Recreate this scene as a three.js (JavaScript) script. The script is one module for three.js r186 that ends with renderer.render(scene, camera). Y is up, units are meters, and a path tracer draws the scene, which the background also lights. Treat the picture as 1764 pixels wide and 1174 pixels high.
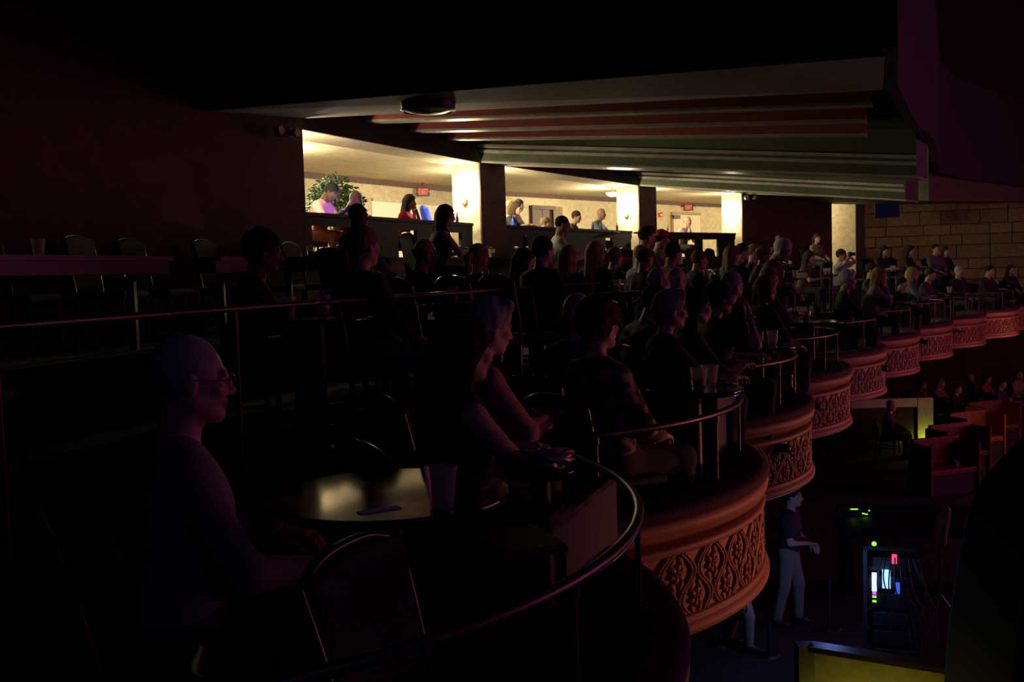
import * as THREE from 'three';
import { mergeGeometries } from 'three/addons/utils/BufferGeometryUtils.js';
import { RoundedBoxGeometry } from 'three/addons/geometries/RoundedBoxGeometry.js';
import { RectAreaLightUniformsLib } from 'three/addons/lights/RectAreaLightUniformsLib.js';
import { FontLoader } from 'three/addons/loaders/FontLoader.js';
import { TextGeometry } from 'three/addons/geometries/TextGeometry.js';

// ---------------------------------------------------------------- camera, exposure, stage light
const F = 1715, W0 = 1764, H0 = 1174, EY = 4.4;          // focal length in pixels of the 1764 x 1174 frame, eye height above the stalls
const scene = new THREE.Scene();
scene.background = new THREE.Color(0x000000);
const camera = new THREE.PerspectiveCamera(2 * Math.atan(H0 / 2 / F) * 180 / Math.PI, W0 / H0, 0.05, 120);
camera.position.set(0, EY, 0);
camera.rotation.set(-Math.atan(117 / F), 0, -0.03, 'YXZ');
camera.updateMatrixWorld();
const renderer = new THREE.WebGLRenderer();
renderer.toneMapping = THREE.LinearToneMapping;
renderer.toneMappingExposure = 1.0;
renderer.shadowMap.enabled = true;
RectAreaLightUniformsLib.init();
const K = { sconce: 6, lobby: 22, stageRed: 1.8, spot: 215, blueFill: 0.6, stalls: 1.3 };
const STAGE = [21, 13];                                   // stage centre in plan (right of the camera, distance away)
{ // light of an unseen stage screen, out of view, placed to redden the audience
  const l = new THREE.RectAreaLight(new THREE.Color().setRGB(1.0, 0.17, 0.5), K.stageRed, 12, 5);
  l.position.set(STAGE[0] - 0.1, 4.2, -STAGE[1]); l.lookAt(0, 3.6, -STAGE[1]); l.castShadow = true; scene.add(l);
  // added blue fill light, high behind the camera, to lift the dark areas
  const b = new THREE.RectAreaLight(new THREE.Color().setRGB(0.25, 0.2, 1.0), K.blueFill, 14, 3);
  b.position.set(6, 11.2, 8.2); b.lookAt(2, 4.5, -16); b.castShadow = true; scene.add(b);
}

// ---------------------------------------------------------------- helpers
let seed = 7;
const rnd = () => { seed = (seed * 1664525 + 1013904223) >>> 0; return seed / 4294967296; };
const rr = (a, b) => a + (b - a) * rnd();
const V = (x, y, z) => new THREE.Vector3(x, y, z);
const taken = {};
function numbered(n) { const k = taken[n] = (taken[n] === undefined ? 0 : taken[n] + 1); return k ? n + '_' + String(k).padStart(3, '0') : n; }
function at(px, py, d) {                                  // point of the place that lies d metres in front of the camera on the line through a pixel
  const v = V((px - W0 / 2) / F, (H0 / 2 - py) / F, -1).applyQuaternion(camera.quaternion);
  return v.multiplyScalar(-d / v.z).add(camera.position);
}
const pl = (px, py, d) => { const p = at(px, py, d); return [p.x, d]; };
const matCache = {};
function mat(c, rough = 0.85, extra = {}) {
  const key = JSON.stringify([c, rough, extra.k || Object.keys(extra).length ? Object.entries(extra).map(([k, v]) => k + (v && v.uuid ? v.uuid : v)).join() : '']);
  if (matCache[key]) return matCache[key];
  const M = ('transmission' in extra || 'clearcoat' in extra || 'sheen' in extra) ? THREE.MeshPhysicalMaterial : THREE.MeshStandardMaterial;
  const m = new M({ roughness: rough, ...extra });
  if (Array.isArray(c)) m.color.setRGB(...c); else m.color.set(c);
  return matCache[key] = m;
}
function mesh(name, g, m, parent) {
  const o = new THREE.Mesh(g, m); o.name = parent ? name : numbered(name); o.castShadow = o.receiveShadow = true;
  (parent || scene).add(o); return o;
}
function tag(o, label, category, group, kind) {
  if (label) o.userData.label = label; if (category) o.userData.category = category;
  if (group) o.userData.group = group; if (kind) o.userData.kind = kind; return o;
}
function thing(name, label, category, group, kind) {
  const o = new THREE.Group(); o.name = numbered(name); scene.add(o); return tag(o, label, category, group, kind);
}
function dup(o, label, group) {
  const c = o.clone(); c.name = numbered(o.name.replace(/_\d{3}$/, '')); scene.add(c);
  c.userData = { ...o.userData }; if (label) c.userData.label = label; if (group) c.userData.group = group; return c;
}
function prism(poly, y0, y1) {
  let a = 0; for (let i = 0; i < poly.length; i++) { const p = poly[i], q = poly[(i + 1) % poly.length]; a += p[0] * q[1] - q[0] * p[1]; }
  const pts = a > 0 ? poly : [...poly].reverse();
  const s = new THREE.Shape(pts.map(p => new THREE.Vector2(p[0], p[1])));
  const g = new THREE.ExtrudeGeometry(s, { depth: y1 - y0, bevelEnabled: false }); g.rotateX(-Math.PI / 2); g.translate(0, y0, 0);
  return g;
}
function seg(p, q, y0, y1, tl, tr) {                      // upright slab along p->q in plan, tl metres to the left of it and tr to the right
  const dx = q[0] - p[0], dd = q[1] - p[1], L = Math.hypot(dx, dd), n = [dd / L, -dx / L];   // n points right of travel
  return prism([[p[0] - n[0] * tl, p[1] - n[1] * tl], [q[0] - n[0] * tl, q[1] - n[1] * tl], [q[0] + n[0] * tr, q[1] + n[1] * tr], [p[0] + n[0] * tr, p[1] + n[1] * tr]], y0, y1);
}
function hexa(b, t) {                                     // b, t: four corners each, in plan order
  const P = [...b, ...t], idx = [[0, 1, 2, 3], [7, 6, 5, 4], [0, 4, 5, 1], [1, 5, 6, 2], [2, 6, 7, 3], [3, 7, 4, 0]], pos = [];
  const uv = [];
  for (const [a, c, d, e] of idx) for (const i of [a, c, d, a, d, e]) { pos.push(P[i].x, P[i].y, P[i].z); uv.push(P[i].x + P[i].z * 0.3, P[i].y + P[i].z); }
  const g = new THREE.BufferGeometry(); g.setAttribute('position', new THREE.Float32BufferAttribute(pos, 3)); g.setAttribute('uv', new THREE.Float32BufferAttribute(uv, 2)); g.computeVertexNormals(); return g;
}
const box = (w, h, d, x = 0, y = 0, z = 0) => new THREE.BoxGeometry(w, h, d).translate(x, y, z);
const rbox = (w, h, d, r, x = 0, y = 0, z = 0) => new RoundedBoxGeometry(w, h, d, 2, r).translate(x, y, z);
const cyl = (r0, r1, h, x = 0, y = 0, z = 0, n = 20) => new THREE.CylinderGeometry(r1, r0, h, n).translate(x, y, z);
const tube = (pts, r, n = 24, rs = 8, closed = false) => new THREE.TubeGeometry(new THREE.CatmullRomCurve3(pts, closed), n, r, rs, closed);
function hash(x, y, z) { let h = (x * 374761393 + y * 668265263 + z * 2147483647) | 0; h = Math.imul(h ^ (h >>> 13), 1274126177); return ((h ^ (h >>> 16)) >>> 0) / 4294967296; }
function noise(x, y, z) {
  const xi = Math.floor(x), yi = Math.floor(y), zi = Math.floor(z); let fx = x - xi, fy = y - yi, fz = z - zi;
  fx = fx * fx * (3 - 2 * fx); fy = fy * fy * (3 - 2 * fy); fz = fz * fz * (3 - 2 * fz);
  const l = (a, b, t) => a + (b - a) * t, h = (a, b, c) => hash(xi + a, yi + b, zi + c);
  return l(l(l(h(0, 0, 0), h(1, 0, 0), fx), l(h(0, 1, 0), h(1, 1, 0), fx), fy), l(l(h(0, 0, 1), h(1, 0, 1), fx), l(h(0, 1, 1), h(1, 1, 1), fx), fy), fz);
}
function tex(n, fn, srgb, rx = 1, ry = 1) {
  const d = new Uint8Array(n * n * 4);
  for (let y = 0; y < n; y++) for (let x = 0; x < n; x++) { const c = fn(x / n, y / n), i = (y * n + x) * 4; d[i] = c[0]; d[i + 1] = c[1]; d[i + 2] = c[2]; d[i + 3] = 255; }
  const t = new THREE.DataTexture(d, n, n); t.magFilter = THREE.LinearFilter; t.minFilter = THREE.LinearMipmapLinearFilter; t.generateMipmaps = true;
  t.wrapS = t.wrapT = THREE.RepeatWrapping; if (srgb) t.colorSpace = THREE.SRGBColorSpace; t.repeat.set(rx, ry); t.needsUpdate = true; return t;
}
const fbm = (x, y, z) => noise(x, y, z) * 0.5 + noise(x * 2.1, y * 2.1, z + 5) * 0.3 + noise(x * 4.3, y * 4.3, z + 9) * 0.2;
const T = {
  plaster: tex(256, (u, v) => { const n = 200 + 55 * fbm(u * 24, v * 24, 1); return [n, n, n]; }, true, 0.5, 0.5),
  wood: tex(256, (u, v) => { const n = 150 + 105 * fbm(u * 40, v * 3, 2); return [n, n * 0.97, n * 0.94]; }, true, 1, 1),
  carpet: tex(256, (u, v) => { const n = 120 + 135 * noise(u * 110, v * 110, 3) * (0.6 + 0.4 * fbm(u * 6, v * 6, 4)); return [n, n, n]; }, true, 1, 1),
  stone: tex(256, (u, v) => { const n = 150 + 105 * fbm(u * 14, v * 14, 6); return [n, n * 0.98, n * 0.95]; }, true, 1, 1),
  cloth: tex(128, (u, v) => { const n = 185 + 70 * noise(u * 64, v * 64, 8); return [n, n, n]; }, true, 6, 6),
};
const M = {
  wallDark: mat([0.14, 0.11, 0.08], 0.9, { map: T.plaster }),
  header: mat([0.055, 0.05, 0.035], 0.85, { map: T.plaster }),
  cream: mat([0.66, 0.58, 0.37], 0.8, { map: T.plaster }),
  soffit: mat([0.28, 0.24, 0.17], 0.75, { map: T.plaster }),
  beamSoffit: mat([0.5, 0.46, 0.38], 0.4, { map: T.plaster }),
  red: mat([0.34, 0.06, 0.045], 0.7, { map: T.plaster }),
  green: mat([0.1, 0.13, 0.055], 0.7, { map: T.plaster }),
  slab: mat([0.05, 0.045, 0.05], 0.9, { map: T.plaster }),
  carpet: mat([0.05, 0.03, 0.035], 1, { map: T.carpet }),
  black: mat([0.012, 0.012, 0.014], 0.5),
  blackGloss: mat([0.012, 0.011, 0.011], 0.22),
  counter: mat([0.008, 0.007, 0.007], 0.6, { map: T.wood }),
  tableTop: mat([0.012, 0.011, 0.011], 0.1),
  darkWood: mat([0.065, 0.026, 0.016], 0.4, { map: T.wood }),
  crown: mat([0.13, 0.06, 0.03], 0.6, { map: T.wood }),
  brass: mat([0.55, 0.38, 0.14], 0.35, { metalness: 0.9 }),
  steel: mat([0.25, 0.24, 0.24], 0.35, { metalness: 0.9 }),
  rail: mat([0.09, 0.075, 0.075], 0.38, { metalness: 0.7 }),
  terracotta: mat([0.55, 0.24, 0.1], 0.6, { map: T.plaster }),
  velvet: mat([0.085, 0.016, 0.05], 0.9, { sheen: 0.08, sheenRoughness: 0.5, map: T.cloth }),
  paper: mat([0.75, 0.73, 0.68], 0.8),
  seatCloth: mat([0.022, 0.02, 0.024], 0.9, { map: T.cloth }),
};

// ---------------------------------------------------------------- levels (heights in metres above the stalls floor)
const TIER = [EY - 1.4, EY - 0.97, EY - 0.52], LOBBY = EY - 0.3, HEAD = EY + 1.92, COUNTER = EY + 0.87, SLAB = EY + 2.66, LCEIL = EY + 2.1;
const RIM = EY - 1.1;
// balcony front: a chain of scallops, each on a chord of 2.82 m
const CH = 2.82, SAG = 0.688, R = (CH * CH / 4 + SAG * SAG) / (2 * SAG), HA = Math.asin(CH / 2 / R);
const J = {}, TH = {};
{ const th = k => (17.54 + 2.89 * k) * Math.PI / 180; J[0] = [-0.638, 1.548];
  for (let k = 0; k <= 10; k++) { TH[k] = th(k); J[k + 1] = [J[k][0] + CH * Math.sin(th(k)), J[k][1] + CH * Math.cos(th(k))]; }
  for (let k = -1; k >= -3; k--) { TH[k] = th(k); J[k] = [J[k + 1][0] - CH * Math.sin(th(k)), J[k + 1][1] - CH * Math.cos(th(k))]; } }
const NK = 9;                                              // last scallop
const off = (k, b) => { const t = ((TH[k] ?? TH[k - 1]) + (TH[k - 1] ?? TH[k])) / 2; return [J[k][0] - Math.cos(t) * b, J[k][1] + Math.sin(t) * b]; };
// back wall in plan
const WP = { p1: pl(524, 300, 12.95), c1a: pl(828, 330, 17.4), c1b: pl(871, 335, 18.05), c2a: pl(1101, 355, 23.1), c2b: pl(1131, 358, 23.7), p3: pl(1279, 370, 26.5), d1: pl(1433, 390, 31), d2: pl(1473, 390, 31.6) };
const wdir = [(WP.c1a[0] - WP.p1[0]), (WP.c1a[1] - WP.p1[1])]; { const l = Math.hypot(...wdir); wdir[0] /= l; wdir[1] /= l; }
const along = (p, t) => [p[0] + wdir[0] * t, p[1] + wdir[1] * t];
WP.p0 = along(WP.p1, -13.5);
const nrm = (p, q) => { const dx = q[0] - p[0], dd = q[1] - p[1], l = Math.hypot(dx, dd); return [dd / l, -dx / l]; };   // towards the stage
const wp = ([x, d], y) => V(x, y, -d);

// ---------------------------------------------------------------- setting: floors
{
  const S = 'structure';
  tag(mesh('floor', box(70, 0.3, 70, 8, -0.15, -18), M.carpet), 'dark carpeted stalls floor below the balcony', 'floor', null, S);
  const ks = []; for (let k = -2; k <= NK + 1; k++) ks.push(k);
  const wallSide = [WP.d2, WP.d1, WP.p3, WP.c2a, WP.c1a, WP.p1, WP.p0];
  const strip = (b0, b1) => [...ks.map(k => off(k, b0)), ...[...ks].reverse().map(k => off(k, b1))];
  const under = EY - 1.72;
  tag(mesh('balcony_floor', prism(strip(0.0, 1.55), under, TIER[0]), M.carpet), 'lowest carpeted balcony tier behind the scalloped front', 'floor', null, S);
  tag(mesh('balcony_floor', prism(strip(1.55, 3.95), under, TIER[1]), M.carpet), 'middle carpeted balcony tier behind the long handrail', 'floor', null, S);
  const far = [off(NK + 1, 3.95), [13.4, 29.4], WP.d2, WP.d1, WP.p3, WP.c2b, WP.c2a, WP.c1b, WP.c1a, WP.p1, WP.p0, off(-2, 7)];
  tag(mesh('balcony_floor', prism([...ks.map(k => off(k, 3.95)), ...far.slice(1)], under, TIER[2]), M.carpet), 'highest carpeted balcony tier below the lobby counters', 'floor', null, S);
}
// ---------------------------------------------------------------- scallops of the balcony front
function lathePart(pts, a0 = -HA, n = 40) { const g = new THREE.LatheGeometry(pts.map(p => new THREE.Vector2(R + p[0], p[1])), n, a0, -2 * a0); g.translate(0, 0, -(R - SAG)); return g; }
function curvePt(u, v, o) { const a = u / R; return V((R + o) * Math.sin(a), v, (R + o) * Math.cos(a) - (R - SAG)); }
function rosetteGeo() {
  const gs = [];
  for (let i = 0; i < 6; i++) { const g = new THREE.SphereGeometry(0.014, 6, 4); g.scale(1.15, 0.8, 0.7); g.translate(0.022, 0, 0); g.rotateZ(i * Math.PI / 3 + 0.3); gs.push(g); }
  const c = new THREE.TorusGeometry(0.009, 0.004, 5, 9); c.translate(0, 0, 0.009); gs.push(c);
  for (const s of [-1, 1]) { const l = new THREE.SphereGeometry(0.012, 6, 4); l.scale(0.9, 1.7, 0.5); l.rotateZ(s * 0.5); l.translate(s * 0.018, 0.043, 0); gs.push(l); const m = l.clone(); m.rotateZ(Math.PI); gs.push(m); }
  return mergeGeometries(gs).scale(1.5, 1.35, 1.3);
}
const ROS = rosetteGeo(), ORD = ['first', 'second', 'third', 'fourth', 'fifth', 'sixth', 'seventh', 'eighth', 'ninth', 'tenth', 'eleventh', 'twelfth'];
const PAN = [-0.522, -0.228], T0Y = TIER[0];                              // panel from / to, below the rim
function makeScallop(fine) {
  const g = new THREE.Group();
  mesh('cap_rail', lathePart([[-0.24, -0.09], [-0.245, -0.02], [-0.225, 0.0], [-0.12, 0.012], [-0.03, 0.008], [0.0, -0.005], [0.01, -0.022], [0.008, -0.042], [-0.01, -0.055], [-0.04, -0.06]]), M.velvet, g);
  mesh('upper_moulding', lathePart([[-0.03, -0.055], [-0.012, -0.06], [0.0, -0.07], [0.006, -0.09], [0.0, -0.115], [-0.014, -0.132], [-0.014, -0.146], [-0.05, -0.148]]), M.terracotta, g);
  mesh('groove', lathePart([[-0.04, -0.145], [-0.085, -0.147], [-0.09, -0.178], [-0.05, -0.186]]), M.terracotta, g);
  mesh('frieze', lathePart([[-0.055, -0.178], [-0.022, -0.184], [-0.012, -0.196], [-0.014, -0.216], [-0.024, -0.226], [-0.04, -0.228]]), M.terracotta, g);
  mesh('panel', lathePart([[-0.036, -0.222], [-0.036, -0.528]]), M.terracotta, g);
  mesh('lower_moulding', lathePart([[-0.04, -0.522], [-0.02, -0.525], [-0.01, -0.537], [-0.02, -0.55], [-0.01, -0.56], [0.006, -0.58], [0.004, -0.606], [-0.02, -0.624], [-0.08, -0.632], [-0.3, -0.628]]), M.terracotta, g);
  mesh('back_board', lathePart([[-0.2, -0.02], [-0.2, -0.36]]), M.black, g);
  { const sh = new THREE.Shape(), r = R - 0.1; for (let i = 0; i <= 24; i++) { const t = -HA + 2 * HA * i / 24, x = r * Math.sin(t), y = -(r * Math.cos(t) - (R - SAG)); i ? sh.lineTo(x, y) : sh.moveTo(x, y); } const e = new THREE.ExtrudeGeometry(sh, { depth: 0.3, bevelEnabled: false }); e.rotateX(-Math.PI / 2); e.translate(0, T0Y - RIM - 0.3, 0); mesh('box_floor', e, M.carpet, g); }
  const all = [], P = 0.135, A = 0.05, Hc = 0.27, N = Math.floor(2 * HA * R / P), rel = [];
  const ph = 0.25;
  for (let i = 0; i <= N; i++) {
    const u0 = (i - N / 2) * P, s = i % 2 ? 1 : -1;
    for (const w of [-0.012, 0.012]) {
      const pts = []; for (let j = 0; j <= 12; j++) { const v = PAN[0] + (PAN[1] - PAN[0]) * j / 12; const u = Math.max(-HA * R, Math.min(HA * R, u0 + s * A * Math.cos(2 * Math.PI * ((v - PAN[0]) / Hc + ph)) + w)); pts.push(curvePt(u, v, -0.03)); }
      const t = tube(pts, 0.0085, fine ? 14 : 8, fine ? 5 : 4); if (fine) mesh('ogee_band', t, M.terracotta, g); else all.push(t);
    }
  }
  for (let i = 0; i < N; i++) for (let j = -1; j < 3; j++) {
    const s = i % 2 ? 1 : -1, v = PAN[0] + Hc * ((s < 0 ? 0 : 0.5) + j - ph + 0.0);
    if (v < PAN[0] + 0.02 || v > PAN[1] - 0.02) continue;
    const u = (i + 0.5 - N / 2) * P, p = curvePt(u, v, -0.032);
    if (fine) { const m = mesh('rosette', ROS, M.terracotta, g); m.position.copy(p); m.rotation.y = u / R; }
    else { const r = ROS.clone(); r.rotateY(u / R); r.translate(p.x, p.y, p.z); all.push(r); }
  }
  if (!fine) { const m = mesh('carved_relief', mergeGeometries(all.map(x => { const y = x.clone(); y.deleteAttribute('uv'); return y.index ? y.toNonIndexed() : y; })), M.terracotta, g); m.userData.kind = 'stuff'; }
  return g;
}
function makeRail() {
  const g = new THREE.Group(), y = 0.36, rr_ = R - 0.14, c = -(R - SAG), a = HA * 0.86;
  const P = t => V(rr_ * Math.sin(t), y, rr_ * Math.cos(t) + c), pts = [];
  const e0 = P(-a), e1 = P(a);
  pts.push(V(e0.x + 0.13, y - 0.0, e0.z - 0.2), V(e0.x - 0.0, y, e0.z - 0.12));
  for (let i = 0; i <= 16; i++) pts.push(P(-a + 2 * a * i / 16));
  pts.push(V(e1.x + 0.0, y, e1.z - 0.12), V(e1.x - 0.13, y, e1.z - 0.2));
  mesh('handrail', tube(pts, 0.017, 90, 8), M.rail, g);
  for (const t of [-a, -a / 3, a / 3, a]) { const p = P(t); mesh('post', mergeGeometries([cyl(0.01, 0.01, 0.36, p.x, 0.18, p.z, 10), cyl(0.028, 0.028, 0.012, p.x, 0.012, p.z, 14), cyl(0.016, 0.016, 0.03, p.x, 0.335, p.z, 10)]), M.rail, g); }
  return g;
}
{
  const fineP = makeScallop(true), farP = makeScallop(false), railP = makeRail();
  for (let k = -1; k <= NK; k++) {
    const src = (k >= 0 && k <= 3) ? fineP : farP, c = src.clone(); c.name = numbered('balcony_front'); scene.add(c);
    const mid = [(J[k][0] + J[k + 1][0]) / 2, (J[k][1] + J[k + 1][1]) / 2];
    c.position.set(mid[0], RIM, -mid[1]); c.rotation.y = Math.PI / 2 - TH[k];
    tag(c, 'scalloped terracotta balcony front with plum padded rim, ' + ORD[NK - k] + ' from the stone wall', 'balcony front', 'scallops of the balcony front', 'structure');
    if (k < NK) { const r = railP.clone(); r.name = numbered('box_rail'); scene.add(r); r.position.copy(c.position); r.rotation.copy(c.rotation); tag(r, 'slim curved metal handrail on the scalloped rim ' + ORD[NK - k] + ' from the stone wall', 'railing', 'handrails of the scalloped boxes'); }
  }
}
// ---------------------------------------------------------------- back wall, windows, lobby
let onWall;
{
  const S = 'structure', wt = 0.16, pd = 0.58;
  const nW = nrm(WP.p1, WP.c1a);
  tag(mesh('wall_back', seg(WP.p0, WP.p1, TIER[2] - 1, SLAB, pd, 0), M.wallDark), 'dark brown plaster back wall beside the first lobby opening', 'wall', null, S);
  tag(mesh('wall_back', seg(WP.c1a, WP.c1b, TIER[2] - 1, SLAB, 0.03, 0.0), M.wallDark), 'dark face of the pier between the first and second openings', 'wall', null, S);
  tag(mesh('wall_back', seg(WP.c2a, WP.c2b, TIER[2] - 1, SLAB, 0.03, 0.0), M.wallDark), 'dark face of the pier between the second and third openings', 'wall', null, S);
  for (const [a, b, t] of [[WP.c1a, WP.c1b, 'first and second'], [WP.c2a, WP.c2b, 'second and third']]) {
    const n = nrm(a, b), s = 0.03;
    tag(mesh('wall_pier', seg([a[0] - n[0] * s, a[1] - n[1] * s], [b[0] - n[0] * s, b[1] - n[1] * s], TIER[2] - 1, LCEIL, pd, 0), M.cream), 'cream lobby pier with a sconce between the ' + t + ' openings', 'pier', null, S);
  }
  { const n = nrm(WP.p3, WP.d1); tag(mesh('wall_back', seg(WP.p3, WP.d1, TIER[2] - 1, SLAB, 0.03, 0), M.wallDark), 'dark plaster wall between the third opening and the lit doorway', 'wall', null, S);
    tag(mesh('wall_pier', seg([WP.p3[0] - n[0] * 0.03, WP.p3[1] - n[1] * 0.03], [WP.d1[0] - n[0] * 0.03, WP.d1[1] - n[1] * 0.03], TIER[2] - 1, LCEIL, pd, 0), M.cream), 'cream lobby pier with a sconce beyond the third opening', 'pier', null, S); }
  // headers over the three openings: dark to the hall, cream below
  for (const [a, b, t] of [[WP.p1, WP.c1a, 'first'], [WP.c1b, WP.c2a, 'second'], [WP.c2b, WP.p3, 'third']]) {
    const n = nrm(a, b), s = 0.04, h = thing('window_header', 'dark header over the ' + t + ' lobby opening with a cream underside', 'header', null, S);
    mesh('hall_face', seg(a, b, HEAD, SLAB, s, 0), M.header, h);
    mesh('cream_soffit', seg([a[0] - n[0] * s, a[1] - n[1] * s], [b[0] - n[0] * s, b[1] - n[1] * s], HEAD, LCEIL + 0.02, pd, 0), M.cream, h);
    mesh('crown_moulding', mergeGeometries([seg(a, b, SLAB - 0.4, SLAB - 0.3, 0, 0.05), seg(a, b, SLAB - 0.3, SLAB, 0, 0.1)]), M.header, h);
  }
  // lobby shell
  const back = 4.3, o = (p, n, k = back) => [p[0] - n[0] * k, p[1] - n[1] * k];
  const n2 = nrm(WP.c1b, WP.c2a), n3 = nrm(WP.c2b, WP.p3), nd = nrm(WP.p3, WP.d1);
  const inner = [along(WP.p1, -3.0), WP.p1, WP.c1a, WP.c1b, WP.c2a, WP.c2b, WP.p3, WP.d2], outer = [o(along(WP.p1, -3), nW), o(WP.c1a, nW), o(WP.c2a, n2), o(WP.p3, n3), o(WP.d2, nd)];
  const outer2 = outer.map(p => p);
  tag(mesh('lobby_floor', prism([...inner.map((p, i) => p), ...[...outer2].reverse()], TIER[2] - 0.6, LOBBY), mat([0.2, 0.1, 0.07], 0.8, { map: T.carpet })), 'carpeted lobby floor behind the counters', 'floor', null, S);
  const innC = inner.map(p => p), pushed = [o(along(WP.p1, -3.0), nW, .05), o(WP.p1, nW, .05), o(WP.c1a, nW, .05), o(WP.c1b, n2, .05), o(WP.c2a, n2, .05), o(WP.c2b, n3, .05), o(WP.p3, n3, .05), o(WP.d2, nd, .05)];
  tag(mesh('ceiling', prism([...pushed, ...[...outer2].reverse()], LCEIL, LCEIL + 0.2), M.cream), 'low cream lobby ceiling behind the openings', 'ceiling', null, S);
  const wn = ['ficus end of the first', 'first', 'second', 'third'];
  for (let i = 0; i < 4; i++) {
    tag(mesh('wall_lobby', seg(outer[i], outer[i + 1], LOBBY - 0.5, LCEIL + 0.1, 0.2, 0), M.cream), 'cream lobby wall seen through the ' + wn[i] + ' opening', 'wall', null, S);
    tag(mesh('trim', seg(outer[i], outer[i + 1], LCEIL - 0.11, LCEIL, 0.01, 0.06), M.crown), 'brown crown moulding along the lobby wall of the ' + wn[i] + ' opening', 'trim', null, S);
  }
  tag(mesh('wall_lobby', seg(outer[0], o(inner[0], nW, 0.1), LOBBY - 0.5, LCEIL + 0.1, 0.2, 0), M.cream), 'cream end wall of the lobby behind the ficus', 'wall', null, S);
  { // cream return of the lit doorway and its end wall
    tag(mesh('door_1', seg(WP.d2, o(WP.d2, nd), LOBBY - 0.5, LCEIL, 0, 0.2), M.cream), 'pale lit doorway reveal at the end of the dark wall', 'doorway', null, S);
    const q = along(WP.d2, 0);
    tag(mesh('trim', seg(WP.d2, [WP.d2[0] + 0.32, WP.d2[1] + 0.02], TIER[2] - 1, SLAB, 0.3, 0.06), M.wallDark), 'dark brown door jamb beside the stone wall', 'trim', null, S);
    tag(mesh('trim', seg(WP.d1, WP.d2, EY + 1.86, SLAB, 0.3, 0), M.header), 'dark lintel over the lit doorway', 'trim', null, S);
  }
  // lobby doors and frames on the back wall
  onWall = (i, px, py) => { // point on the lobby wall i below a pixel
    const a = outer[i], b = outer[i + 1]; let best = a, e = 1e9;
    for (let t = 0; t <= 1; t += 0.002) { const p = [a[0] + (b[0] - a[0]) * t, a[1] + (b[1] - a[1]) * t], q = at(px, py, p[1]); const er = Math.abs(q.x - p[0]); if (er < e) { e = er; best = p; } } return best;
  };
  { const a = onWall(2, 912, 380), b = onWall(2, 952, 380), n = nrm(outer[2], outer[3]), g = thing('door_2', 'dark brown double door in a deep frame on the lobby wall', 'door', null, S);
    const top = at(930, 353, a[1]).y;
    mesh('door_frame', mergeGeometries([seg(a, b, top - 0.1, top, 0, 0.12), seg(a, [a[0] + (b[0] - a[0]) * 0.1, a[1] + (b[1] - a[1]) * 0.1], LOBBY, top - 0.1, 0, 0.12), seg([b[0] + (a[0] - b[0]) * 0.1, b[1] + (a[1] - b[1]) * 0.1], b, LOBBY, top - 0.1, 0, 0.12)]), M.darkWood, g);
    const m = [(a[0] + b[0]) / 2, (a[1] + b[1]) / 2];
    mesh('door_leaf', seg([a[0] + (b[0] - a[0]) * 0.1, a[1] + (b[1] - a[1]) * 0.1], [m[0] + (a[0] - m[0]) * 0.02, m[1] + (a[1] - m[1]) * 0.02], LOBBY, top - 0.1, 0, 0.05), M.darkWood, g);
    mesh('door_leaf', seg([m[0] + (b[0] - m[0]) * 0.02, m[1] + (b[1] - m[1]) * 0.02], [b[0] + (a[0] - b[0]) * 0.1, b[1] + (a[1] - b[1]) * 0.1], LOBBY, top - 0.1, 0, 0.05), M.darkWood, g);
    const b2 = onWall(2, 968, 380); mesh('side_panel', seg(b, b2, LOBBY, top, 0, 0.03), mat([0.36, 0.28, 0.12], 0.6, { map: T.wood }), g);
  }
  { const a = onWall(1, 640, 372), b = onWall(1, 776, 372), g = thing('door_3', 'wide white framed opening on the lobby wall below the exit sign', 'doorway', null, S), top = at(700, 344, a[1]).y;
    mesh('door_frame', mergeGeometries([seg(a, b, top, top + 0.06, 0, 0.06)]), M.cream, g);
    mesh('door_leaf', seg(a, b, LOBBY, top, 0, 0.02), mat([0.8, 0.76, 0.6], 0.6), g); }
  { const a = onWall(3, 1155, 380), b = onWall(3, 1205, 380), g = thing('door_4', 'pale door with a closer arm under the second exit sign', 'door', null, S), top = at(1180, 368, a[1]).y;
    mesh('door_frame', mergeGeometries([seg(a, b, top, top + 0.07, 0, 0.08), seg(a, [a[0] + 0.05, a[1] + 0.05], LOBBY, top, 0, 0.08)]), mat([0.3, 0.22, 0.12], 0.6), g);
    mesh('door_leaf', seg(a, b, LOBBY, top, 0, 0.03), mat([0.7, 0.63, 0.45], 0.6), g);
    mesh('door_closer', seg(a, [a[0] + 0.25, a[1] + 0.25], top - 0.14, top - 0.03, 0, 0.14), M.black, g); }
  // auditorium shell outside the frame
  tag(mesh('wall_near', box(60, 14, 0.3, 6, 6, 9), mat([0.12, 0.09, 0.14], 0.9)), 'dark side wall behind the photographer', 'wall', null, S);
  tag(mesh('wall_stage', box(0.3, 14, 60, 27, 6, -14), mat([0.05, 0.04, 0.06], 0.9)), 'dark wall behind the stage', 'wall', null, S);
  tag(mesh('wall_rear', box(0.3, 14, 60, -14, 6, -14), mat([0.05, 0.04, 0.05], 0.9)), 'dark rear wall of the building', 'wall', null, S);
  tag(mesh('wall_end', box(60, 14, 0.3, 6, 6, -42), mat([0.05, 0.04, 0.05], 0.9)), 'dark end wall beyond the stone wall', 'wall', null, S);
  tag(mesh('ceiling', box(60, 0.3, 60, 6, 13.1, -16), mat([0.05, 0.04, 0.07], 0.9)), 'dark high auditorium ceiling', 'ceiling', null, S);
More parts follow.
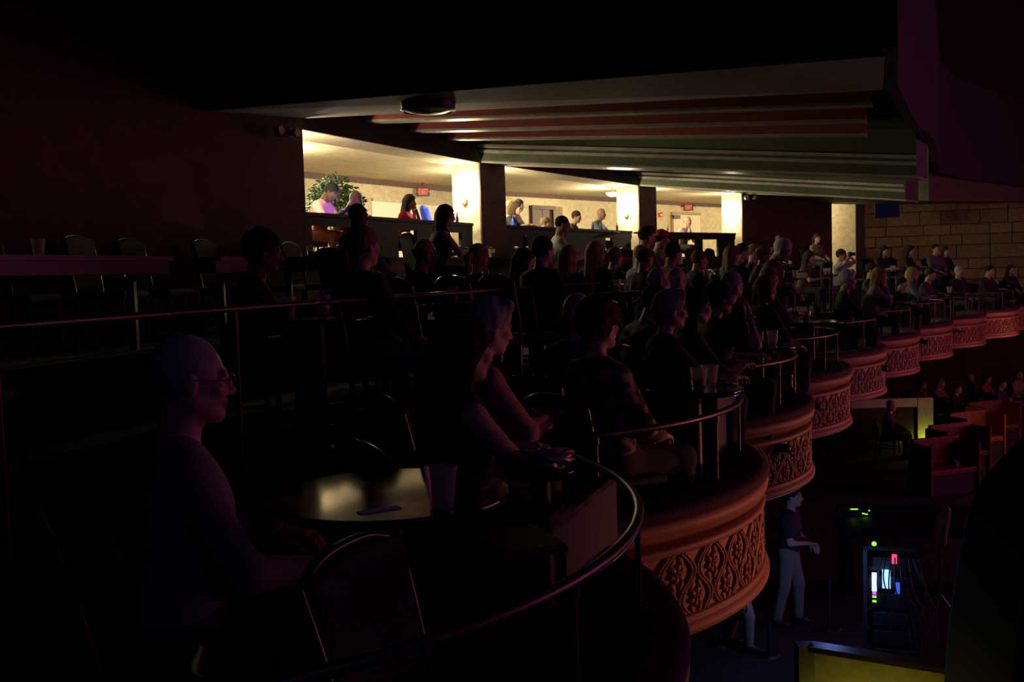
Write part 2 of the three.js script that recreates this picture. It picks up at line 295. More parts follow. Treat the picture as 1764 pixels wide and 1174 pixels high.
  tag(mesh('wall_stalls', seg(off(-2, 8.5), off(NK + 1, 8.5), 0, EY - 1.6, 0.3, 0), mat([0.06, 0.04, 0.05], 0.9, { map: T.plaster })), 'dark wall at the back of the stalls under the balcony', 'wall', null, S);
}
// ---------------------------------------------------------------- girders and soffits of the upper balcony
const UF = [];                                             // front ends of the girders
{
  const S = 'structure';
  function girder(s0, e0, s1, e1, faceM, sofM, label, top = SLAB) { // near edge s0->e0, far edge s1->e1 (world points on the underside)
    const g = thing('ceiling_beam', label, 'beam', null, S), up = (p, y) => V(p.x, y, p.z), lift = p => V(p.x, p.y + 0.03, p.z);
    mesh('beam_core', hexa([s0, e0, e1, s1].map(lift), [s0, e0, e1, s1].map(p => up(p, top + 0.02))), faceM, g);
    mesh('beam_underside', hexa([s0, e0, e1, s1], [s0, e0, e1, s1].map(lift)), sofM, g); return g;
  }
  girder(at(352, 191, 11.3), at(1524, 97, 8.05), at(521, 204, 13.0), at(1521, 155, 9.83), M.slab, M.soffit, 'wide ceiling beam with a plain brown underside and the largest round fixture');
  const w = [wdir[0] * 0.24, -wdir[1] * 0.24], sh = (p, k = 1) => V(p.x + w[0] * k, p.y, p.z + w[1] * k);
  for (const [a, b, t] of [[at(629, 210, 14.2), at(1500, 180, 11.2), 'nearest the wide beam'], [at(704, 226.5, 15.27), at(1490, 208.5, 12.35), 'second from the wide beam'], [at(768, 240, 16.3), at(1490, 233, 13.4), 'third from the wide beam']])
    girder(a, b, sh(a), sh(b), M.red, M.beamSoffit, 'slim red ceiling beam with a pale underside, ' + t);
  const D = [at(829, 280, 17.4), at(1578, 306, 14.3)], Ed = [at(1102, 320, 23.1), at(1560, 346, 19.2)];
  const dD = V(WP.c1b[0] - WP.c1a[0], 0, -(WP.c1b[1] - WP.c1a[1])), dE = V(WP.c2b[0] - WP.c2a[0], 0, -(WP.c2b[1] - WP.c2a[1]));
  const gD = girder(D[0], D[1], D[0].clone().add(dD), D[1].clone().add(dD), M.green, M.beamSoffit, 'deep green ceiling girder resting on the first pier');
  const gE = girder(Ed[0], Ed[1], Ed[0].clone().add(dE), Ed[1].clone().add(dE), M.green, M.beamSoffit, 'deep green ceiling girder resting on the second pier');
  for (const [L, d, g] of [[D, dD, gD], [Ed, dE, gE]]) for (const [h, k] of [[0.17, 0.05], [0.26, 0.13]]) {
    const n = d.clone().normalize().multiplyScalar(-k), up = (p, y) => V(p.x, p.y + y, p.z), a = L[0].clone(), b = L[1].clone();
    mesh('girder_moulding', hexa([up(a, h).add(n), up(b, h).add(n), up(b, h), up(a, h)], [up(a, h + 0.05).add(n), up(b, h + 0.05).add(n), up(b, h + 0.05), up(a, h + 0.05)]), M.beamSoffit, g);
  }
  // far end: low soffit over the last seats before the stone wall
  { const g = thing('ceiling', 'low dark green soffit over the far balcony seats', 'ceiling', null, S);
    const b = [at(1284, 334, 26.6), at(1600, 346, 20.6), V(15.5, EY + 1.5, -27.6), V(11.2, EY + 1.84, -32.2)];
    mesh('soffit_board', hexa(b, b.map(p => V(p.x, SLAB, p.z))), M.green, g); }
  const front = [[-2.6, -6], [0.2, 0.5], [2.95, 7.9], [3.7, 9.85], [5.0, 12.6], [6.1, 14.6], [8.2, 19.3], [9.4, 21.2], [15.5, 27.6]];
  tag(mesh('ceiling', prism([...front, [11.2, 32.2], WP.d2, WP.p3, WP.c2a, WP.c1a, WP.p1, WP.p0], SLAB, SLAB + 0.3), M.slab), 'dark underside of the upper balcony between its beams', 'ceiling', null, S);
  for (let i = 0; i + 1 < front.length; i++) {
    const y0 = i < 2 ? EY + 2.3 : i < 3 ? EY + 1.66 : EY + 1.72;
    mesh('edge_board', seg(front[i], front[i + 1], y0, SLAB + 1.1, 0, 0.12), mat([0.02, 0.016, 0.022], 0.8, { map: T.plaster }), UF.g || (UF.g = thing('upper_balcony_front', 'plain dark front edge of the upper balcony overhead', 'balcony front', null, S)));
  }
  // stone side wall, block by block
  const g = thing('wall_side', 'side wall of large buff stone blocks at the far end of the balcony', 'wall', null, S);
  const A = [WP.d2[0] + 0.3, WP.d2[1] + 0.05], Bp = [A[0] + 17, A[1] - 5.2], L = Math.hypot(Bp[0] - A[0], Bp[1] - A[1]), ux = [(Bp[0] - A[0]) / L, (Bp[1] - A[1]) / L];
  mesh('mortar_backing', seg(A, Bp, 0, 13, 0.3, -0.02), mat([0.1, 0.075, 0.045], 0.95), g);
  const tones = [[0.56, 0.44, 0.23], [0.49, 0.38, 0.19], [0.62, 0.5, 0.28], [0.43, 0.33, 0.16]].map(c => mat(c, 0.9, { map: T.stone }));
  const geos = {}; let y = EY - 1.35, row = 0;
  const ang = Math.atan2(ux[1], ux[0]);
  while (y < EY + 4.2) {
    const h = row % 3 === 1 ? 0.42 : 0.32; let x = 0.02 + (row % 2 ? -0.3 : 0);
    while (x < L) {
      let wd = [0.62, 0.78, 0.95, 1.1][Math.floor(rnd() * 4)]; const x0 = Math.max(0, x), x1 = Math.min(L, x + wd); x += wd;
      if (x1 - x0 < 0.15) continue; const key = Math.round((x1 - x0) * 50) + '_' + row % 3 % 2;
      const gg = geos[key] || (geos[key] = (() => { const b = new RoundedBoxGeometry(Math.round((x1 - x0) * 50) / 50 - 0.02, h - 0.02, 0.16, 1, 0.012); const q = b.index ? b : b; return q; })());
      const m = mesh('stone_block', gg, tones[Math.floor(rnd() * 4)], g), c = (x0 + x1) / 2, pr = rr(-0.015, 0.02);
      m.position.set(A[0] + ux[0] * c, y + h / 2, -(A[1] + ux[1] * c)); m.rotation.y = ang; m.translateZ(pr);
    }
    y += h; row++;
  }
}
// ---------------------------------------------------------------- people: distance fields meshed with surface nets
class Field {
  constructor(mn, mx, cell) {
    this.o = mn; this.c = cell; this.n = [0, 1, 2].map(i => Math.max(3, Math.ceil((mx[i] - mn[i]) / cell) + 1)); this.f = new Float32Array(this.n[0] * this.n[1] * this.n[2]).fill(9);
  }
  each(mn, mx, fn) {
    const { o, c, n, f } = this, a = [0, 1, 2].map(i => Math.max(0, Math.floor((mn[i] - o[i]) / c))), b = [0, 1, 2].map(i => Math.min(n[i] - 1, Math.ceil((mx[i] - o[i]) / c)));
    for (let k = a[2]; k <= b[2]; k++) for (let j = a[1]; j <= b[1]; j++) { let id = (k * n[1] + j) * n[0] + a[0]; for (let i = a[0]; i <= b[0]; i++, id++) f[id] = fn(o[0] + i * c, o[1] + j * c, o[2] + k * c, f[id]); }
  }
  cap(a, b, ra, rb, k = 0.03) {
    const m = Math.max(ra, rb) + k + 2.5 * this.c, dx = b.x - a.x, dy = b.y - a.y, dz = b.z - a.z, l2 = dx * dx + dy * dy + dz * dz || 1e-9;
    this.each([Math.min(a.x, b.x) - m, Math.min(a.y, b.y) - m, Math.min(a.z, b.z) - m], [Math.max(a.x, b.x) + m, Math.max(a.y, b.y) + m, Math.max(a.z, b.z) + m], (x, y, z, f) => {
      let t = ((x - a.x) * dx + (y - a.y) * dy + (z - a.z) * dz) / l2; t = t < 0 ? 0 : t > 1 ? 1 : t;
      const d = Math.hypot(x - a.x - dx * t, y - a.y - dy * t, z - a.z - dz * t) - (ra + (rb - ra) * t), h = Math.max(k - Math.abs(d - f), 0) / k;
      return Math.min(d, f) - h * h * k / 4;
    }); return this;
  }
  ell(c, r, k = 0.02, sub = false) {
    const m = k + 2.5 * this.c, mr = Math.min(...r);
    this.each([c[0] - r[0] - m, c[1] - r[1] - m, c[2] - r[2] - m], [c[0] + r[0] + m, c[1] + r[1] + m, c[2] + r[2] + m], (x, y, z, f) => {
      const q = Math.hypot((x - c[0]) / r[0], (y - c[1]) / r[1], (z - c[2]) / r[2]), q2 = Math.hypot((x - c[0]) / r[0] ** 2, (y - c[1]) / r[1] ** 2, (z - c[2]) / r[2] ** 2) || 1e-6, d = q < 1e-6 ? -mr : q * (q - 1) / q2;
      if (sub) { const h = Math.max(k - Math.abs(f + d), 0) / k; return Math.max(f, -d) + h * h * k / 4; }
      const h = Math.max(k - Math.abs(d - f), 0) / k; return Math.min(d, f) - h * h * k / 4;
    }); return this;
  }
  map(fn) { const { o, c, n } = this; this.each(o, [o[0] + n[0] * c, o[1] + n[1] * c, o[2] + n[2] * c], fn); return this; }
  geo(color) {
    const { o, c, n, f } = this, [nx, ny, nz] = n, id = new Int32Array(nx * ny * nz).fill(-1), pos = [], ind = [];
    const off8 = []; for (let k = 0; k < 2; k++) for (let j = 0; j < 2; j++) for (let i = 0; i < 2; i++) off8.push([i, j, k, (k * ny + j) * nx + i]);
    const E = [[0, 1], [2, 3], [4, 5], [6, 7], [0, 2], [1, 3], [4, 6], [5, 7], [0, 4], [1, 5], [2, 6], [3, 7]];
    for (let k = 0; k < nz - 1; k++) for (let j = 0; j < ny - 1; j++) for (let i = 0; i < nx - 1; i++) {
      const b = (k * ny + j) * nx + i; let ins = 0; for (const q of off8) if (f[b + q[3]] < 0) ins++;
      if (ins === 0 || ins === 8) continue; let x = 0, y = 0, z = 0, cnt = 0;
      for (const [p, q] of E) { const A = off8[p], B = off8[q], fa = f[b + A[3]], fb = f[b + B[3]]; if ((fa < 0) === (fb < 0)) continue; const t = fa / (fa - fb); x += A[0] + (B[0] - A[0]) * t; y += A[1] + (B[1] - A[1]) * t; z += A[2] + (B[2] - A[2]) * t; cnt++; }
      id[b] = pos.length / 3; pos.push(o[0] + (i + x / cnt) * c, o[1] + (j + y / cnt) * c, o[2] + (k + z / cnt) * c);
    }
    const st = [1, nx, nx * ny], quad = (a, b, d, e, fl) => { if (a < 0 || b < 0 || d < 0 || e < 0) return; fl ? ind.push(a, b, d, a, d, e) : ind.push(a, d, b, a, e, d); };
    for (let k = 1; k < nz - 1; k++) for (let j = 1; j < ny - 1; j++) for (let i = 1; i < nx - 1; i++) {
      const b = (k * ny + j) * nx + i, s = f[b] < 0;
      if (s !== f[b + 1] < 0) quad(id[b], id[b - st[1]], id[b - st[1] - st[2]], id[b - st[2]], !s);
      if (s !== f[b + st[1]] < 0) quad(id[b], id[b - st[2]], id[b - st[0] - st[2]], id[b - st[0]], !s);
      if (s !== f[b + st[2]] < 0) quad(id[b], id[b - st[0]], id[b - st[0] - st[1]], id[b - st[1]], !s);
    }
    const g = new THREE.BufferGeometry(); g.setAttribute('position', new THREE.Float32BufferAttribute(pos, 3));
    const col = new Float32Array(pos.length).fill(1); if (color) for (let i = 0; i < pos.length; i += 3) { const q = color(pos[i], pos[i + 1], pos[i + 2]); col[i] = q[0]; col[i + 1] = q[1]; col[i + 2] = q[2]; }
    g.setAttribute('color', new THREE.BufferAttribute(col, 3)); g.setIndex(ind); g.computeVertexNormals(); return g;
  }
}
const cache = {}, once = (k, fn) => cache[k] || (cache[k] = fn());
function headGeo(fem, cell) {
  return once('head' + fem + cell, () => {
    const f = new Field([-0.11, -0.23, -0.14], [0.11, 0.15, 0.16], cell), w = fem ? 0.94 : 1;
    f.ell([0, 0.03, -0.012], [0.075 * w, 0.093, 0.096]).ell([0, -0.028, 0.026], [0.061 * w, 0.083, 0.066], 0.03);
    f.cap(V(0, -0.088, 0.055), V(0, -0.094, 0.066), 0.024 * w, 0.02, 0.02);
    for (const s of [-1, 1]) {
      f.cap(V(s * 0.05 * w, -0.05, 0.0), V(s * 0.012, -0.092, 0.058), 0.022, 0.02, 0.025);
      f.cap(V(s * 0.044, -0.02, 0.066), V(s * 0.03, -0.03, 0.075), 0.016, 0.014, 0.02);
    }
    f.cap(V(-0.036, 0.021, 0.083), V(0.036, 0.021, 0.083), 0.011, 0.011, 0.015);
    for (const s of [-1, 1]) f.ell([s * 0.031, 0.001, 0.1], [0.017, 0.011, 0.016], 0.01, true);
    for (const s of [-1, 1]) f.ell([s * 0.031, 0.0, 0.077], [0.013, 0.0125, 0.0125], 0.004);
    f.cap(V(0, 0.012, 0.09), V(0, -0.03, 0.108), 0.008, 0.0125, 0.012);
    for (const s of [-1, 1]) f.cap(V(s * 0.01, -0.034, 0.097), V(s * 0.012, -0.034, 0.096), 0.009, 0.008, 0.008);
    f.cap(V(-0.02, -0.056, 0.088), V(0.02, -0.056, 0.088), 0.0065, 0.0065, 0.008).cap(V(-0.016, -0.066, 0.087), V(0.016, -0.066, 0.087), 0.0075, 0.0075, 0.008);
    for (const s of [-1, 1]) f.ell([s * 0.077 * w, -0.004, -0.008], [0.009, 0.031, 0.019], 0.008);
    f.cap(V(0, -0.06, -0.022), V(0, -0.19, -0.04), fem ? 0.046 : 0.055, fem ? 0.05 : 0.06, 0.03);
    return f.geo((x, y, z) => Math.hypot((Math.abs(x) - 0.031) / 0.014, y / 0.006, (z - 0.09) / 0.02) < 1 ? [0.25, 0.3, 0.35] : (z > 0.08 && Math.abs(x) < 0.026 && y < -0.049 && y > -0.074) ? [0.9, 0.6, 0.6] : (z > 0.07 && Math.abs(y - 0.026) < 0.005 && Math.abs(Math.abs(x) - 0.032) < 0.018) ? [0.35, 0.32, 0.32] : [1, 1, 1]);
  });
}
function hairGeo(style, cell) {
  return once('hair' + style + cell, () => {
    const long = { long: 1, wavy: 1 }[style], f = new Field([-0.17, long ? -0.42 : -0.25, -0.26], [0.17, 0.2, 0.15], cell);
    const curly = style === 'curly' || style === 'afro', th = { curly: 0.026, afro: 0.03, elder: 0.018, bob: 0.018, wavy: 0.02, long: 0.016, buzz: 0.004 }[style] || 0.011;
    f.ell([0, 0.034, -0.018], [0.075 + th, 0.092 + th, 0.095 + th], 0.01);
    const nz = curly ? [0.016, 38] : style === 'wavy' ? [0.014, 26] : style === 'buzz' ? [0.001, 90] : [0.007, 55];
    const fr = style === 'fringe' ? 0.03 : 9;
    f.map((x, y, z, v) => {
      const line = z * 0.86 - (y - 0.075) * 0.52 - (style === 'fringe' ? -0.005 : style === 'elder' || curly ? 0.082 : 0.074) + (Math.abs(x) > 0.05 ? 0.01 : 0);
      const nape = -(y + (style === 'bob' ? 0.13 : long ? 0.2 : 0.085) - Math.max(0, z + 0.02) * 0.4), side = (z > -0.005 && y < 0.0 && !long && style !== 'bob') ? 0.02 : -1;
      let d = Math.max(v, line, nape, y - fr, side); return d;
    });
    if (style === 'bob') for (const s of [-1, 1]) f.cap(V(s * 0.072, 0.02, -0.03), V(s * 0.075, -0.1, -0.01), 0.03, 0.028, 0.03).cap(V(s * 0.04, 0, -0.08), V(s * 0.045, -0.12, -0.07), 0.045, 0.036, 0.03);
    if (long) for (const s of [-1, 1]) f.cap(V(s * 0.07, 0.02, -0.035), V(s * 0.085, -0.3, -0.05), 0.032, 0.03, 0.04).cap(V(s * 0.035, 0, -0.085), V(s * 0.045, -0.36, -0.11), 0.05, 0.04, 0.04);
    if (style === 'pony') f.cap(V(0, 0.05, -0.11), V(0, 0.0, -0.16), 0.025, 0.032, 0.02).cap(V(0, 0.0, -0.16), V(0, -0.17, -0.16), 0.034, 0.02, 0.03);
    if (style === 'bun') f.ell([0, 0.0, -0.14], [0.05, 0.05, 0.045], 0.02);
    if (style === 'elder') f.cap(V(-0.05, 0.11, 0.05), V(0.05, 0.115, 0.05), 0.028, 0.03, 0.03).cap(V(0, 0.0, -0.09), V(0, -0.05, -0.085), 0.04, 0.03, 0.03);
    f.map((x, y, z, v) => v < 0.05 ? v - nz[0] * (noise(x * nz[1] + 40, y * nz[1] * (curly ? 1 : 0.35) + 40, z * nz[1] + 40) - 0.4) : v);
    return f.geo();
  });
}
function capGeo(cell) {
  return once('cap' + cell, () => { const f = new Field([-0.12, -0.05, -0.15], [0.12, 0.19, 0.24], cell); f.ell([0, 0.045, -0.015], [0.094, 0.1, 0.112], 0.01).map((x, y, z, v) => Math.max(v, 0.035 - y)); f.ell([0, 0.046, 0.13], [0.072, 0.011, 0.075], 0.02).ell([0, 0.145, -0.015], [0.009, 0.007, 0.009], 0.004); return f.geo(); });
}
function handGeo(left, curl, cell) {
  return once('hand' + left + curl + cell, () => {
    const f = new Field([-0.1, -0.05, -0.06], [0.1, 0.22, 0.15], cell), s = left ? -1 : 1;
    f.cap(V(0, -0.04, 0), V(0, 0.03, 0), 0.025, 0.024, 0.02);
    for (const x of [-0.027, -0.009, 0.009, 0.027]) f.cap(V(x * 0.7, 0.02, 0), V(x, 0.085, 0), 0.015, 0.0125, 0.014);
    [[-0.033, 0.084, 0.056], [-0.0115, 0.092, 0.074], [0.0105, 0.094, 0.08], [0.032, 0.088, 0.07]].forEach(([x, y, l], i) => {
      let p = V(x * s, y, 0), a = curl * 0.55 + i * 0.05; for (let j = 0; j < 3; j++) { const q = p.clone().add(V(x * s * 0.06, Math.cos(a), Math.sin(a)).multiplyScalar(l * [0.45, 0.32, 0.27][j])); f.cap(p, q, 0.0098 - j * 0.0009, 0.0092 - j * 0.0009, 0.005); p = q; a += curl * 0.8; }
    });
    const t0 = V(0.026 * s, 0.022, 0.006), t1 = V(0.05 * s, 0.055, 0.018), t2 = V(0.054 * s, 0.086, 0.03 + curl * 0.012); f.cap(t0, t1, 0.015, 0.011, 0.015).cap(t1, t2, 0.0108, 0.0088, 0.005);
    return f.geo();
  });
}
function ik(a, t, l1, l2, pole) {
  const d = t.clone().sub(a); let L = d.length(); if (L > (l1 + l2) * 0.985) { t = a.clone().add(d.multiplyScalar((l1 + l2) * 0.985 / L)); L = (l1 + l2) * 0.985; }
  const n = t.clone().sub(a).normalize(), x = (l1 * l1 - l2 * l2 + L * L) / (2 * L), h = Math.sqrt(Math.max(0, l1 * l1 - x * x)), p = pole.clone().sub(n.clone().multiplyScalar(pole.dot(n))).normalize();
  return [a.clone().add(n.multiplyScalar(x)).add(p.multiplyScalar(h)), t];
}
const POSES = {
  sit: { lean: 4, hands: [[0.13, 0.11, 0.34], [-0.11, 0.1, 0.36]] }, table: { lean: 14, hands: [[0.13, 0.22, 0.44], [-0.1, 0.22, 0.46]] }, relaxed: { lean: -4, hands: [[0.1, 0.08, 0.28], [-0.08, 0.1, 0.3]] },
  chin: { lean: 15, hands: [[0.1, 0.21, 0.44], 'chin'] }, photo: { lean: 2, hands: ['eyeL', 'eyeR'] }, face: { lean: 18, hands: ['chinL', 'chin'] }, bow: { lean: 24, hands: [[0.12, 0.3, 0.42], 'brow'] },
  counter: { lean: 24, hands: [[0.14, 0.2, 0.5], [-0.1, 0.2, 0.52]] }, phone: { lean: 22, hands: [[0.05, 0.28, 0.42], [-0.05, 0.28, 0.42]] }, raise: { lean: 6, hands: [[0.12, 0.2, 0.4], 'up'] },
  stand: { stand: 1, lean: 2, hands: [[0.25, -0.1, 0.08], [-0.25, -0.1, 0.08]] }, hold: { stand: 1, lean: 3, hands: [[0.07, 0.08, 0.25], [-0.05, 0.12, 0.24]] }, serve: { stand: 1, lean: 16, hands: [[0.2, 0.1, 0.32], [-0.2, 0.12, 0.34]] },
};
const SKIN = { l: [0.5, 0.3, 0.21], m: [0.36, 0.2, 0.13], d: [0.09, 0.045, 0.028], p: [0.58, 0.38, 0.29] };
const HAIR = { black: [0.008, 0.007, 0.007], brown: [0.045, 0.022, 0.012], blond: [0.36, 0.24, 0.09], grey: [0.34, 0.32, 0.29], white: [0.6, 0.58, 0.53], red: [0.16, 0.06, 0.02], fair: [0.22, 0.14, 0.06] };
const pm = (c, r = 0.75) => mat(c, r, { vertexColors: true });
const seats = [];
function person(o) {
  const P = POSES[o.pose || 'sit'], fem = !!o.f, d = o.d, cell = d < 6 ? 0.015 : d < 11 ? 0.021 : 0.028, hc = d < 3.5 ? 0.0045 : d < 8 ? 0.0065 : d < 13 ? 0.009 : 0.0115, kc = d < 8 ? 0.0055 : 0.0085;
  const S = o.s || (fem ? 0.95 : 1), R3 = Math.PI / 180, top = at(o.px, o.py, d), fl = o.fl;
  const sk = hip => {
    const lean = (P.lean + (o.lean || 0)) * R3, q = new THREE.Quaternion().setFromEuler(new THREE.Euler(lean, (o.twist || 0) * R3, (o.roll || 0) * R3, 'YXZ'));
    const pel = V(0, hip, 0), up = V(0, 1, 0).applyQuaternion(q), rt = V(1, 0, 0).applyQuaternion(q), fw = V(0, 0, 1).applyQuaternion(q), add = (p, a, b, c) => p.clone().addScaledVector(rt, a * S).addScaledVector(up, b * S).addScaledVector(fw, c * S);
    const sw = fem ? 0.155 : 0.18, ch = add(pel, 0, 0.44, 0), neck = add(pel, 0, 0.5, -0.005), hq = q.clone().slerp(new THREE.Quaternion(), 0.55).multiply(new THREE.Quaternion().setFromEuler(new THREE.Euler((o.nod || 0) * R3, (o.look || 0) * R3, (o.tilt || 0) * R3, 'YXZ')));
    const hup = V(0, 1, 0).applyQuaternion(hq), hfw = V(0, 0, 1).applyQuaternion(hq), hrt = V(1, 0, 0).applyQuaternion(hq), head = neck.clone().addScaledVector(up, 0.05 * S).addScaledVector(hup, 0.12 * S).addScaledVector(hfw, 0.035 * S), ht = head.clone().addScaledVector(hup, 0.13 * S);
    return { q, pel, up, rt, fw, add, sw, ch, neck, hq, hup, hfw, hrt, head, ht };
  };
  const t0 = sk(0.5); let hip = P.stand ? 0.93 * S : 0.53; const lt = t0.ht.y - 0.5; const want = top.y - fl - lt; hip = P.stand ? want : Math.max(0.46, Math.min(1.2, want));
  const k = sk(hip), { pel, add } = k, B = [], arms = [], Lg = [];
  const yaw = o.face !== undefined ? o.face * R3 : Math.atan2(STAGE[0] - top.x, -STAGE[1] - top.z) + (o.turn || 0) * R3;
  const g = thing('person', o.label, 'person', o.group);
  g.rotation.y = yaw; const hl = k.ht.clone().applyAxisAngle(V(0, 1, 0), yaw); g.position.set(top.x - hl.x, fl, top.z - hl.z);
  // torso bones
  const w = o.wide || 1, bone = (l, a, b, ra, rb, kk) => l.push([a, b, ra * S, rb * S, kk]), torso = [], legs = [[], []], armB = [[], []];
  bone(torso, add(pel, -0.075, 0.02, 0), add(pel, 0.075, 0.02, 0), 0.105 * w, 0.105 * w, 0.05); bone(torso, add(pel, 0, 0.1, 0.012), add(pel, 0, 0.3, 0.01), 0.108 * w, 0.112 * w, 0.06);
  for (const s of [-1, 1]) bone(torso, add(pel, s * 0.06, 0.1, 0), add(pel, s * (k.sw - 0.085), 0.36, 0), 0.09 * w, 0.094 * w, 0.06);
  bone(torso, add(pel, -(k.sw - 0.04), 0.43, -0.005), add(pel, k.sw - 0.04, 0.43, -0.005), 0.06, 0.06, 0.05); bone(torso, add(pel, -0.05, 0.46, -0.015), add(pel, 0.05, 0.46, -0.015), 0.052, 0.052, 0.05);
  if (fem) for (const s of [-1, 1]) bone(torso, add(pel, s * 0.065, 0.29, 0.07), add(pel, s * 0.065, 0.3, 0.075), 0.058, 0.055, 0.04);
  const neckB = [k.neck, k.head.clone().addScaledVector(k.hup, -0.05 * S).addScaledVector(k.hfw, -0.03 * S), (fem ? 0.047 : 0.056) * S, (fem ? 0.046 : 0.054) * S, 0.04];
  const hands = [];
  [1, -1].forEach((s, i) => {
    const sh = add(pel, s * k.sw, 0.425, -0.005); let t = (o.hands || P.hands)[i], curl = 0.55, palm = V(0, -1, 0.1), pole = V(s * 0.7, -0.6, -0.5);
    const hp = (a, b, c) => k.head.clone().addScaledVector(k.hrt, a * S).addScaledVector(k.hup, b * S).addScaledVector(k.hfw, c * S);
    if (t === 'chin') { t = hp(s * 0.03, -0.18, 0.1); palm = k.hfw.clone().negate(); pole = V(s * 0.3, -1, 0.3); curl = 1.1; } else if (t === 'chinL') { t = hp(s * 0.03, -0.16, 0.13); palm = k.hfw.clone().negate(); pole = V(s * 0.3, -1, 0.3); curl = 1.0; }
    else if (t === 'brow') { t = hp(s * 0.05, -0.07, 0.15); palm = k.hfw.clone().negate(); pole = V(s * 0.4, -1, 0.2); curl = 0.6; }
    else if (t === 'eyeL' || t === 'eyeR') { t = hp(s * 0.09, -0.06, 0.17); palm = V(-s, 0, -0.3); pole = V(s * 1, -0.5, -0.2); curl = 0.9; }
    else if (t === 'up') { t = hp(s * 0.1, -0.12, 0.2); palm = V(0, 0, -1); pole = V(s * 0.5, -1, 0); curl = 0.5; }
    else t = V(t[0] * S, hip + t[1] * S, t[2] * S);
    const [el, wr] = ik(sh, t, 0.285 * S, 0.25 * S, pole);
    bone(armB[i], sh, el, 0.052, 0.041, 0.035); bone(armB[i], el, wr, 0.041, 0.027, 0.02); arms.push([sh, el, wr]);
    const y = wr.clone().sub(el).normalize(), z = palm.sub(y.clone().multiplyScalar(palm.dot(y))).normalize(), x = y.clone().cross(z);
    hands.push([handGeo(i === 0, curl, kc), new THREE.Matrix4().makeBasis(x, y, z).setPosition(wr).multiply(new THREE.Matrix4().makeScale(S, S, S)), wr, y]);
  });
  const feet = [];
  [1, -1].forEach((s, i) => {
    const h = V(s * 0.085 * S, hip - 0.01, 0); let kn, an;
    if (P.stand) { const st = (o.stride || 0) * s; kn = V(s * 0.095, 0.5 * hip / 0.93 + 0.0, 0.03 + st * 0.6); an = V(s * 0.105, 0.085, -0.02 + st); }
    else { kn = V(s * 0.12, hip - 0.03, 0.42 * S); const dy = Math.min(hip - 0.1, 0.42); an = V(s * 0.12, hip - 0.03 - dy, 0.4 * S + (hip > 0.7 ? -0.12 : 0)); }
    bone(legs[i], h, kn, 0.083 * w, 0.058, 0.04); bone(legs[i], kn, an, 0.056, 0.04, 0.02); feet.push([an, an.clone().add(V(s * 0.02, -0.045, 0.15))]);
  });
  const all = [...torso, ...armB[0], ...armB[1], ...legs[0], ...legs[1], neckB];
  const build = (bones, inf, c) => { const mn = [9, 9, 9], mx = [-9, -9, -9]; for (const [a, b, ra, rb] of bones) for (const p of [a, b]) [p.x, p.y, p.z].forEach((v, i) => { const r = Math.max(ra, rb) + inf + c * 2.5; mn[i] = Math.min(mn[i], v - r); mx[i] = Math.max(mx[i], v + r); }); const f = new Field(mn, mx, c); for (const [a, b, ra, rb, kk] of bones) f.cap(a, b, ra + inf, rb + inf, kk); return f; };
  const fb = build([...all, ...feet.map(([a, b]) => [a, b, 0.036, 0.03, 0.02])], 0, cell);
  const hg = headGeo(fem, hc).clone().applyMatrix4(new THREE.Matrix4().compose(k.head, k.hq, V(S, S, S)));
  mesh('body', mergeGeometries([fb.geo(), hg, ...hands.map(([a, m]) => a.clone().applyMatrix4(m))]), pm(SKIN[o.skin || 'l'], 0.6), g);
  // clothes
  const sl = o.sleeve || 'long', sb = [...torso]; if (sl === 'none') { } else for (let i = 0; i < 2; i++) { const [a, b, ra, rb, kk] = armB[i][0]; if (sl === 'short') sb.push([a, a.clone().lerp(b, 0.62), ra + 0.006, ra + 0.004, kk]); else { sb.push(armB[i][0]); const [c2, d2, rc, rd, k2] = armB[i][1]; sb.push([c2, c2.clone().lerp(d2, 0.93), rc, rd + 0.006, k2]); } }
  const fs = build(sb, 0.012, cell); fs.map((x, y, z, v) => v - 0.006 * (noise(x * 14 + 30, y * 9 + 30, z * 14 + 30) - 0.5));
  const stripe = o.stripe; mesh(o.topName || 'shirt', fs.geo(stripe ? (x, y, z) => (Math.floor((y * 1 + z * 0.6) / 0.035) & 1) ? [1, 1, 1] : stripe : o.print ? (x, y, z) => noise(x * 26 + 9, y * 26 + 9, z * 26 + 9) > 0.58 ? [1, 1, 1] : o.print : null), pm(o.top || [0.02, 0.02, 0.025], 0.9), g);
  if (o.vest) mesh('vest', (() => { const f = build(torso, 0.02, cell); return f.geo(); })(), pm(o.vest, 0.85), g);
  mesh('trousers', build([torso[0], ...legs[0], ...legs[1]], 0.014, cell).geo(), pm(o.legs || [0.018, 0.018, 0.024], 0.9), g);
  for (const [a, b] of feet) mesh('shoe', build([[a.clone().add(V(0, -0.03, -0.03)), b, 0.05, 0.042, 0.02], [a.clone().add(V(0, 0.01, 0)), a, 0.05, 0.05, 0.03]], 0, Math.max(cell, 0.016)).geo(), pm([0.012, 0.012, 0.012], 0.5), g);
  const put = m => { m.position.copy(k.head); m.quaternion.copy(k.hq); m.scale.setScalar(S); return m; };
  if (o.hair && o.hair !== 'bald') put(mesh('hair', hairGeo(o.hair, hc), pm(HAIR[o.hc || 'brown'], 0.9), g));
  if (o.cap) { put(mesh('cap', capGeo(hc), pm(o.cap, 0.8), g)).rotateY(o.capBack ? Math.PI : 0); }
